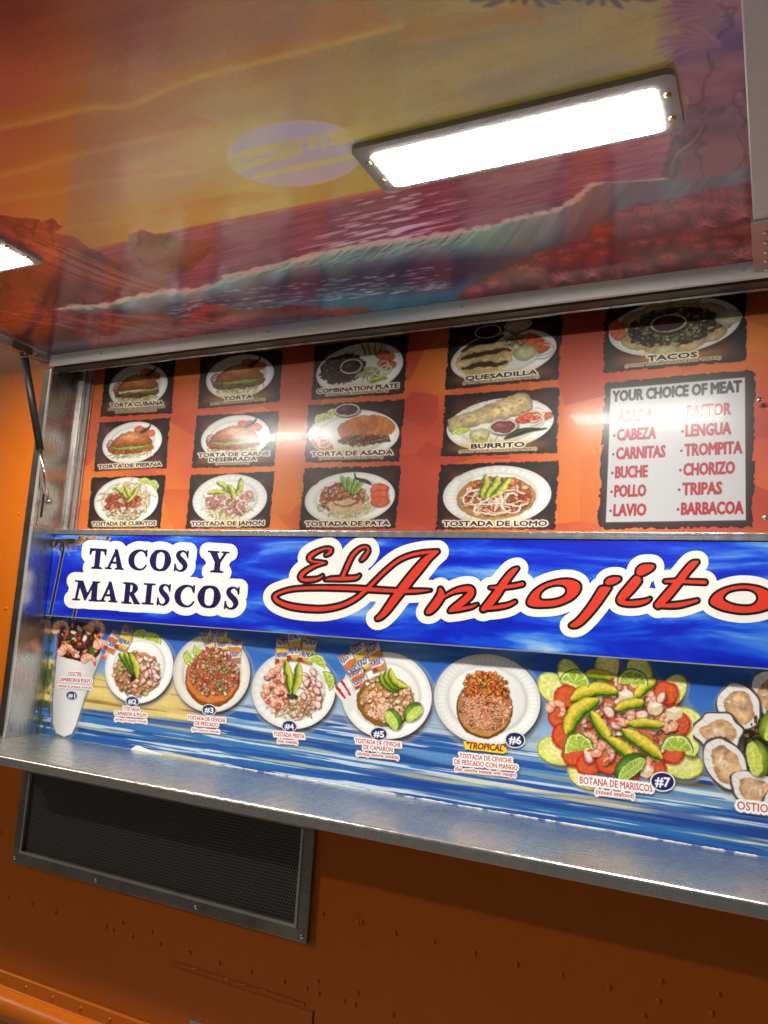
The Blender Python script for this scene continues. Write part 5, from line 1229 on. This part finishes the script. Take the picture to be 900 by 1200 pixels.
# ------------------------------------------------------------------ seafood sign behind the counter
sea = empty('seafood_sign', (-0.85, FY, ZS), 'blue water seafood menu sign with numbered plates above the counter', 'sign')
make_box('sign_board', M['white_metal'], sea, XL + 0.001, XR - 0.001, FY, FY + 0.006, ZS - 0.002, 1.64)
def sea_bg():
    gx = np.arange(XL + 0.0012, XR - 0.001, 0.0030); gz = np.arange(ZS + 0.0006, 1.628, 0.0010); GX, GZ = np.meshgrid(gx, gz); P = np.stack([GX, np.full_like(GX, FY - .0004), GZ], -1)
    cv = Cv(GX, GZ); cv.a[:] = 1; W = (slice(None), slice(None))
    z = GZ + .018 * (fbm(GX * 5, GZ * 6, 101, 3) - .5)
    ks = [(1.235, (24, 92, 168)), (1.27, (44, 118, 186)), (1.31, (66, 128, 196)), (1.35, (128, 172, 214)), (1.38, (196, 212, 222)), (1.41, (150, 186, 220)), (1.46, (74, 132, 206)), (1.52, (46, 104, 194)), (1.62, (34, 84, 182))]
    zz = [k[0] for k in ks]
    for c in range(3): cv.rgb[..., c] = np.interp(z, zz, [k[1][c] / 255 for k in ks])
    sk = fbm(GX * 4, GZ * 26, 111, 5); cv.put(W, np.clip((sk - .52) * 4, 0, 1) * (z > 1.4), C3((150, 190, 228)), .55)
    # rippled water: thin dark and bright streaks, stronger lower down
    water = np.clip((1.40 - z) / .03, 0, 1)
    s1 = fbm(GX * 2.6 + 3, GZ * 120 + .6 * GX, 121, 4); s2 = fbm(GX * 3.6, GZ * 190, 131, 4); s3 = fbm(GX * 2.0 + 40, GZ * 60, 141, 3)
    cv.put(W, np.clip((s1 - .50) * 12, 0, 1) * water, C3((26, 80, 168)), .85); cv.put(W, np.clip((s2 - .56) * 20, 0, 1) * water, C3((226, 236, 240)), .9)
    cv.put(W, np.clip((s3 - .57) * 14, 0, 1) * water, C3((16, 58, 138)), .7); cv.put(W, np.clip((fbm(GX * 3, GZ * 120, 151, 4) - .60) * 10, 0, 1) * water * np.clip((1.33 - z) / .03, 0, 1), C3((232, 214, 150)), .7)
    # sandy beach towards the jamb, with a brown shore line and greenery
    sand = np.clip((-1.235 - GX) / .06, 0, 1) * np.clip((z - 1.318) / .012, 0, 1) * np.clip((1.437 + .02 * np.sin(GX * 9) - z) / .006, 0, 1)
    n = fbm(GX * 9, GZ * 60, 161, 4); cs = C3((228, 204, 126)) * (.86 + .3 * n[..., None]); cv.put(W, sand, cs)
    cv.put(W, np.clip((fbm(GX * 4, GZ * 90, 163, 4) - .58) * 9, 0, 1) * sand, C3((150, 104, 56)), .75)
    sp = np.exp(-((z - (1.425 - .16 * (GX + 1.35))) / .006) ** 2) * np.clip((GX + 1.55) / .1, 0, 1) * np.clip((-1.16 - GX) / .1, 0, 1); cv.put(W, sp * 1.3, C3((120, 84, 46)), .9)
    sp = np.exp(-((z - 1.345) / .004) ** 2) * np.exp(-((GX + .165) / .06) ** 2); cv.put(W, sp * 1.5, C3((120, 92, 50)), .9)
    gr = np.clip((-1.775 - GX + .03 * fbm(GX * 40, GZ * 40, 171, 3)) / .02, 0, 1) * np.clip((fbm(GX * 60, GZ * 50, 173, 4) - .4) * 6, 0, 1); cv.put(W, gr, C3((58, 78, 34)), .85)
    cv.grain(.06, 500, 181)
    sheet('water_print', P, cv, print_mat('water_print', .42, .9, spec=.35), sea)
sea_bg()
dish_mat = print_mat('seafood_print', .42, spec=.35)
LAY = [.0009]
def dish(name_label, box_, paint, step=.6, off=.0009):
    cv = px_canvas(*box_, step); paint(cv); sat_ = np.clip((cv.rgb.max(-1, keepdims=True) - cv.rgb.min(-1, keepdims=True)) * 5, 0, 1); cv.rgb = cv.rgb * (1 - sat_) + cv.rgb ** 1.22 * sat_; cv.warp(1.5, .14, 31); cv.grain(.13, .35, 33); cv.grain(.04, 1.5, 35)
    LAY[0] += .00016
    o = sheet('dish_picture', on_axis(cv.X, cv.Y, 1, FY - LAY[0]), cv, dish_mat, sea); o['label'] = name_label
    return o
def caption(lines, parent, badge=None, extra=None, box_=None, slope=.1):
    xs_ = [x for _, x, y, w, h, c in lines]; cv = px_canvas(*box_, .45)
    if extra: extra(cv)
    for t, x, y, w, h, c in lines:
        cv.text(t, (x - w / 2, y - slope * w / 2 + h / 2), (w, slope * w), (.0, -h), c, .10 if h > 3.4 else .03, [(max(1.5, h * .36), (246, 244, 242), 1.0)])
    if badge:
        t, x, y, r = badge
        cv.ell(x, y, r * 1.34, r * 1.06, 6, (238, 238, 240)); cv.ell(x, y, r * 1.2, r * .93, 6, (22, 32, 96)); cv.text(t, (x - r * .78, y + r * .42), (r * 1.56, r * .15), (0, -r * .95), (244, 244, 246), r * .05)
    o = sheet('caption', on_axis(cv.X, cv.Y, 1, FY - LAY[0] - .0016), cv, dish_mat, parent)
RED = (184, 34, 48)
def d1(cv):
    cv.poly([(67, 742), (64, 775), (60, 820), (61.5, 850), (68, 863), (78, 865), (88, 858), (98, 825), (112, 790), (120, 768)], (8, 8, 14), .75, soft=5)
    def cup(x, y, d, k):
        t = np.clip((x - (64 - .0 * y)) / 45, 0, 1)[..., None]; return k * (.84 + .2 * np.sin(t * 3.0)) 
    cv.poly([(69, 745), (66, 775), (62, 820), (62, 848), (66, 859), (75, 863.5), (84, 860), (89, 850), (99, 818), (111, 788), (119, 767), (117, 748)], (226, 226, 224), shade=cup)
    cv.poly([(69, 744), (75, 734), (92, 728), (112, 736), (118, 750), (117, 766), (100, 774), (80, 772), (68, 764)], (86, 28, 26), smooth=True)
    mix(cv, 93, 752, 24, 20, 10, 150, [(96, 24, 26), (140, 44, 40), (60, 16, 20), (214, 170, 60), (206, 110, 60), (90, 130, 50), (232, 206, 196)], 1.4, 3.4)
    for x, y, r, a in ((86, 741, 4, 20), (94, 737, 4.4, 60), (89, 768, 5, 20), (99, 748, 4, 100), (104, 741, 4, 10)): octo(cv, x, y, r, a)
    cv.stroke([(76, 752, 3), (80, 760, 4), (84, 765, 2)], (222, 190, 52)); cv.stroke([(112, 745, 3), (116, 752, 4)], (216, 186, 60)); cv.stroke([(106, 764, 4), (110, 758, 6)], (70, 130, 50))
    shrimp(cv, 79, 765, 7, 190, sweep=170); shrimp(cv, 104, 776, 6.5, 215, sweep=150); shrimp(cv, 119, 762, 8, 230, sweep=200); shrimp(cv, 72, 737, 7, 170, sweep=220); shrimp(cv, 113, 738, 7.5, 200, sweep=220)
def d2(cv):
    plate(cv, 163, 782, 39.5, 43, 25)
    packet(cv, 133, 752, 14, 25, 30, 'CRISPY', (214, 120, 80)); packet(cv, 147, 748, 15, 30, 24, 'PREMIUM'); lime(cv, 165, 748, 11, 185); lime(cv, 178, 752, 11, 200)
    mix(cv, 160, 789, 28, 26, 20, 150, [(236, 196, 170), (226, 164, 130), (246, 222, 206), (206, 140, 96), (190, 190, 110)], 1.8, 4, (206, 150, 110))
    for k in range(16): octo(cv, U(160, 184), U(772, 798), U(3, 4.6), U(0, 180))
    for k in range(3): avo(cv, 149 + 4 * k, 780 + 1 * k - 2, 15, 8.5, 58 + 8 * k, .18)
    mix(cv, 156, 794, 3, 2, 0, 6, [(40, 16, 20)], 1.5, 2.4)
def d3(cv):
    plate(cv, 248, 789, 45, 46, 20, 0, tint=(222, 218, 208)); cv.ell(249, 795, 32, 34, 10, (202, 122, 56), rim=.3); cv.ell(249, 793, 30, 31, 10, (214, 140, 70))
    lime(cv, 225, 770, 9.5, 60, sq=1.1); lime(cv, 236, 762, 9.5, 40, sq=1.1)
    packet(cv, 244, 750, 12, 22, -18, 'KRISPY'); packet(cv, 261, 751, 12, 24, -8, 'KRISPY'); packet(cv, 276, 763, 13, 26, 6, 'KRISPY', (216, 140, 70))
    mix(cv, 250, 788, 29, 28, 0, 300, [(230, 180, 150), (214, 110, 80), (240, 206, 186), (200, 150, 96), (150, 160, 80), (196, 80, 66), (226, 196, 120), (206, 140, 150)], 1.3, 3, (196, 120, 80))
    for k in range(24): cv.ell(U(228, 272), U(768, 810), .8, .5, U(0, 180), (60, 90, 40))
def d4(cv):
    plate(cv, 344, 809, 49, 45.5, -5, 30)
    packet(cv, 331, 763, 15, 30, 4, 'PREMIUM'); packet(cv, 345, 757, 15, 34, 3, 'PREMIUM'); packet(cv, 361, 762, 16, 30, 14, 'PREMIUM'); lime(cv, 370, 778, 12, 215); lime(cv, 381, 798, 12, 250)
    strands(cv, 345, 815, 33, 26, 130, [(238, 196, 170), (232, 214, 190), (214, 130, 96)], 1.2, 7)
    mix(cv, 326, 806, 19, 22, 0, 60, [(236, 176, 146), (246, 206, 184), (222, 120, 92)], 2, 4.4); mix(cv, 345, 830, 24, 10, 0, 60, [(236, 206, 176), (226, 150, 110), (200, 190, 120)], 1.4, 3)
    for x, y, a in ((322, 792, 200), (331, 784, 180), (336, 800, 220), (318, 808, 160), (330, 812, 200), (326, 826, 190)): shrimp(cv, x, y, 5.5, a)
    for k in range(15): octo(cv, U(352, 376), U(786, 826), U(3.4, 5.4), U(20, 120))
    mix(cv, 343, 815, 6, 5, 0, 14, [(40, 40, 24), (90, 110, 50)], 1.4, 2.6)
    for k in range(2): avo(cv, 338 + 10 * k, 793 + 2 * k, 18, 9, 80 + 20 * k, .12)
def d5(cv):
    plate(cv, 453, 815, 53.5, 50.5, 25)
    packet(cv, 411, 780, 16, 32, -30, 'KRISPY', (214, 130, 70)); packet(cv, 424, 770, 16, 34, -24, 'KRISPY'); packet(cv, 440, 770, 16, 34, -18, 'KRISPY', (220, 150, 80)); packet(cv, 420, 795, 18, 20, -28, 'KRISPY', (216, 120, 66))
    for a, b_ in (((394, 804), (414, 832)), ((400, 798), (420, 830))):
        cv.poly([(a[0] - 4, a[1] + 3), (a[0] + 4, a[1] - 3), (b_[0] + 4, b_[1] - 3), (b_[0] - 4, b_[1] + 3)], (232, 228, 226)); cv.stroke([a, ((a[0] + b_[0]) / 2, (a[1] + b_[1]) / 2)], (196, 52, 50), 2.6)
    cv.ell(452, 822, 34, 30, 15, (206, 150, 70), rim=.35)
    mix(cv, 454, 820, 31, 26, 12, 190, [(238, 198, 160), (246, 220, 196), (228, 168, 110), (222, 190, 120)], 1.8, 3.8, (214, 160, 104))
    for k in range(26): shrimp(cv, U(430, 480), U(804, 840), U(2.4, 3.4), U(0, 360), (242, 208, 178))
    for k in range(3): avo(cv, 456 + 4.5 * k, 801 - 2.2 * k, 15, 9, 38 + 5 * k, -.42)
    wedge(cv, 461, 843, 13, 10, 60); wedge(cv, 484, 834, 13, 10, -45)
def d6(cv):
    plate(cv, 571, 820, 62.5, 53, 10, 60, tint=(232, 233, 230)); cv.ell(568, 830, 33, 36, -8, (176, 122, 62), rim=.35, soft=1); cv.ell(568, 829, 31, 33.5, -8, (204, 154, 92))
    mix(cv, 569, 826, 31, 30, 0, 200, [(222, 168, 130), (196, 140, 90), (236, 196, 160), (120, 110, 66)], 1.4, 3, (196, 132, 88))
    for k in range(120): strands(cv, 569, 836, 28, 18, 1, [(240, 178, 142), (246, 200, 170)], 1.1, 4.5, .95, 1.2)
    mix(cv, 570, 806, 27, 19, 12, 330, [(226, 120, 44), (214, 96, 34), (236, 156, 56), (240, 180, 80), (230, 136, 70)], 1.2, 2.9, None)
    for k in range(34): strands(cv, 569, 822, 26, 6, 1, [(240, 178, 142), (246, 200, 170)], 1.1, 4.5, .95, 1.2)
    for k in range(4): cv.ell(U(588, 598), U(805, 822), 1.4, 2, 0, (54, 66, 40))
def d7(cv):
    pet = [(651, 808, 19, 40), (668, 790, 15, 60), (711, 783, 17, 100), (750, 789, 17, 70), (788, 810, 17, -55), (802, 842, 16, 15), (797, 893, 22, 20), (654, 880, 20, 15), (684, 908, 17, 40), (806, 868, 15, 70)]
    cv.ell(731, 850, 80, 62, 8, (10, 14, 26), .7, soft=16)
    for x, y, r, a in pet:
        cv.ell(x + 1.5, y + 3, r * 1.3, r * .86, a, (12, 16, 20), .6, soft=5); cv.ell(x, y, r * 1.28, r * .84, a, (176, 190, 84)); cv.ell(x, y, r * 1.2, r * .78, a, (228, 230, 136)); cv.ell(x, y, r * .85, r * .52, a, (238, 236, 176), .8, soft=6)
    cv.ell(731, 852, 74, 56, 8, (206, 100, 70))
    for x, y in ((655, 838), (660, 862), (672, 884), (690, 896), (780, 812), (795, 848), (788, 880), (766, 900), (735, 905), (664, 816), (712, 893)): tomato(cv, x, y, 15, U(0, 90), .9)
    for k in range(5): ring(cv, U(760, 800), U(820, 890), 10, 8, U(0, 90), (222, 120, 130), 2, 0, 200)
    mix(cv, 731, 850, 58, 46, 8, 150, [(238, 190, 160), (246, 214, 190), (226, 150, 116), (240, 230, 206), (214, 110, 80)], 3, 6.4, (214, 130, 96))
    for x, y in ((700, 822), (714, 835), (738, 822), (752, 838), (706, 850), (725, 848), (765, 828), (770, 852), (690, 885), (775, 818), (742, 862), (718, 812)): octo(cv, x, y, U(7, 10), U(0, 180))
    for x, y, r, a in ((652, 832, 8, 200), (714, 800, 8, 180), (757, 820, 9, 160), (708, 882, 10, 190), (730, 838, 10, 260), (690, 870, 8, 200), (742, 893, 9, 200), (765, 895, 7, 120), (783, 845, 8, 40)): shrimp(cv, x, y, r, a)
    for x, y, r in ((734, 817, 9), (790, 836, 9), (768, 830, 8), (745, 800, 6), (758, 905, 7)):
        cv.poly([(x - r, y - r * .5), (x, y - r), (x + r, y - r * .5), (x + r, y + r * .5), (x, y + r), (x - r, y + r * .6)], (224, 208, 176)); cv.poly([(x - r, y - r * .5), (x, y - r), (x + r, y - r * .5), (x, y)], (244, 234, 212))
    for a in ((696, 813, 28, 18, -10, .32), (680, 838, 27, 20, -48, .38), (752, 872, 29, 16, 36, .12), (757, 849, 22, 12, 3, .1), (703, 852, 20, 14, 58, .1), (702, 792, 16, 13, 8, .2), (738, 827, 17, 13, -16, .2), (727, 877, 19, 15, 36, .2), (757, 806, 15, 13, -40, .2)): avo(cv, *a, (214, 196, 58), (238, 220, 110))
    lime(cv, 673, 802, 18, 195); lime(cv, 741, 802, 19, 185); lime(cv, 678, 880, 18, 170, sq=1.2); lime(cv, 793, 880, 20, 185); wedge(cv, 738, 898, 20, 14, -38, (96, 150, 40), (168, 196, 80))
def d8(cv):
    cv.ell(893, 880, 52, 60, 0, (8, 10, 16), .5, soft=30); cv.ell(896, 872, 26, 44, 0, (40, 38, 26), soft=6)
    for x, y, rx, ry, a in (((q[0], q[1], q[2] * 1.16, q[3] * 1.2, q[4]) for q in ((905, 815, 28, 20, 60), (866, 828, 26, 21, 50), (842, 858, 26, 21, 15), (850, 895, 30, 20, 55), (885, 925, 28, 17, 20), (930, 900, 28, 20, -40), (945, 850, 26, 20, 10), (920, 935, 22, 15, 0)))):
        P = [(x + rx * U(.86, 1.14) * math.cos(t) * math.cos(math.radians(a)) - ry * math.sin(t) * math.sin(math.radians(a)), y + rx * math.cos(t) * math.sin(math.radians(a)) + ry * U(.94, 1.08) * math.sin(t) * math.cos(math.radians(a))) for t in [2 * math.pi * k / 14 for k in range(14)]]
        cv.poly([(px + 1.5, py + 3) for px, py in P], (20, 16, 16), .7, soft=4, smooth=True); cv.poly(P, (86, 76, 70), smooth=True)
        Q = catmull([(x + (px - x) * .92 + U(-1, 1), y + (py - y) * .92 + U(-1, 1)) for px, py in P], 4, True); cv.poly(Q, (236, 232, 230))
        for k in range(9): t = U(0, 6.28); cv.stroke([(x + (P[k][0] - x) * .9, y + (P[k][1] - y) * .9, 1.2), (x + (P[k][0] - x) * .6, y + (P[k][1] - y) * .6, .5)], (186, 178, 176), None, .5, soft=1.4)
        cv.poly([(x + 1 + (px - x) * U(.58, .76), y + 2 + (py - y) * U(.58, .76)) for px, py in P], (192, 156, 116), smooth=True, shade=lambda x_, y_, d_, k_: k_ * (.75 + .55 * fbm(x_ * .12, y_ * .12, 77, 4))[..., None] + .12 * np.clip(-d_ / 8, 0, 1)[..., None])
        for k in range(5): tt = U(0, 6.28); q = U(0, .4); cv.ell(x + rx * q * math.cos(tt), y + ry * q * math.sin(tt), rx * U(.14, .3), ry * U(.12, .26), a + U(-30, 30), R_.choice([(226, 200, 164), (206, 176, 140), (236, 216, 190), (168, 138, 108)]), .7, soft=4, hl=.5)
        for k in range(3): cv.ell(x + U(-.4, .4) * rx, y + U(-.4, .4) * ry, 2.6, 1, U(0, 180), (250, 244, 234), .7, soft=1.5)
    mix(cv, 893, 868, 20, 34, 10, 90, [(40, 50, 20), (90, 100, 40), (24, 26, 14), (130, 100, 50)], 1.5, 3.6)
    wedge(cv, 888, 889, 22, 15, 78, (150, 176, 50), (214, 222, 96)); wedge(cv, 905, 848, 22, 15, -60, (150, 176, 50), (214, 222, 96))
T_ = 'TOSTADA'
o = dish('white paper cone of shrimp and octopus cocktail', (56, 130, 722, 868), d1)
caption([('COCTEL', 88, 790, 16, 4.4, RED), ('CAMARON & PULPO', 88, 797, 39, 4.4, RED), ('(shrimp & octopus cocktail)', 87.5, 804.5, 40, 3.2, RED)], o, ('#1', 84, 815, 5), None, (62, 114, 783, 824), .06)
o = dish('plate with two limes, crackers and one fanned avocado', (118, 208, 726, 832), d2)
caption([(T_, 154, 831, 19, 4.2, RED), ('CAMARON & PULPO', 153.5, 837, 38, 4.2, RED), ('(shrimp & octopus tostada)', 153.3, 844, 37, 3.0, RED)], o, ('#2', 155, 822, 6), None, (126, 182, 814, 854), .08)
o = dish('plate of chopped fish ceviche with crackers at its rim', (198, 298, 732, 842), d3)
caption([('TOSTADA DE CEVICHE', 242, 842.5, 44, 4.4, RED), ('DE PESCADO', 242, 848.5, 27, 4.4, RED), ('(fish ceviche tostada)', 241, 856, 32, 3.0, RED)], o, ('#3', 245, 832, 6.4), None, (212, 274, 823, 866), .085)
o = dish('plate of mixed shrimp and octopus with three cracker packets', (290, 398, 734, 862), d4)
caption([('TOSTADA MIXTA', 338.7, 861.5, 36, 5, RED), ('(mix tostada)', 337, 869, 23, 3.6, RED)], o, ('#4', 339, 851, 6.6), None, (314, 364, 841, 878), .09)
o = dish('plate of shrimp ceviche with fanned avocado and lime wedges', (386, 512, 744, 872), d5)
caption([('TOSTADA DE CEVICHE', 443, 870.5, 53, 5.2, RED), ('DE CAMARON', 443, 877, 34, 5.2, RED), ('(shrimp ceviche tostada)', 442.5, 885, 49, 4, RED)], o, ('#5', 444, 860, 7.6), None, (410, 478, 849, 895), .1)
o = dish('fluted white plate of ceviche topped with orange mango', (504, 640, 762, 882), d6)
def trop(cv): cv.poly([(543, 868), (560, 870), (592, 874), (594, 881), (590, 883), (545, 878)], (240, 214, 50), rough=.8, rs=.4); cv.text('"TROPICAL"', (546, 877), (46, 3.6), (1.2, -7.4), (150, 24, 30), .35)
caption([('TOSTADA DE CEVICHE', 569, 888.5, 61, 5.6, RED), ('DE PESCADO CON MANGO', 569.5, 896, 74, 5.6, RED), ('(fish ceviche tostada with mango)', 569, 904.5, 71, 4, RED)], o, ('#6', 603.6, 867, 9), trop, (526, 618, 855, 916), .1)
o = dish('large mixed seafood platter ringed with cucumber slices', (620, 836, 756, 935), d7, .62)
caption([('BOTANA DE MARISCOS', 722, 919, 85, 8, RED), ('(mixed seafood)', 720.5, 930, 45, 5.4, RED)], o, ('#7', 776.5, 916, 11), None, (672, 795, 900, 945), .12)
o = dish('platter of raw oysters with lime wedges', (812, 976, 786, 952), d8, .75)
caption([('OSTIONES', 893, 947, 58, 9.5, RED)], o, None, None, (856, 930, 930, 962), .12)
# torn white backing of the print along the counter
rr = random.Random(8)
def scrap(x0, x1, top):
    bm = bmesh.new(); n_ = len(top) - 1
    T = [bm.verts.new((x0 + (x1 - x0) * k / n_, FY - .0036, ZS + .0008 + t)) for k, t in enumerate(top)]; B = [bm.verts.new((x0 + (x1 - x0) * k / n_, FY - .0040, ZS + .0003)) for k in range(n_ + 1)]
    for k in range(n_): bm.faces.new((B[k], B[k + 1], T[k + 1], T[k]))
    finish('torn_white_edge', bm, M['ink_white'], sea)
p0 = on_axis(155, 875, 1, FY)[0]; p1 = on_axis(192, 880, 1, FY)[0]
scrap(p0, p1, [.001, .008, .013, .012, .009, .0075, .006, .005, .004, .003, .0005])
x = -1.25
while x < XR - .05:
    w = rr.uniform(.02, .09); scrap(x, x + w, [.0004] + [rr.uniform(.0002, .0017) for k in range(9)] + [.0004]); x += w + rr.uniform(.002, .02)
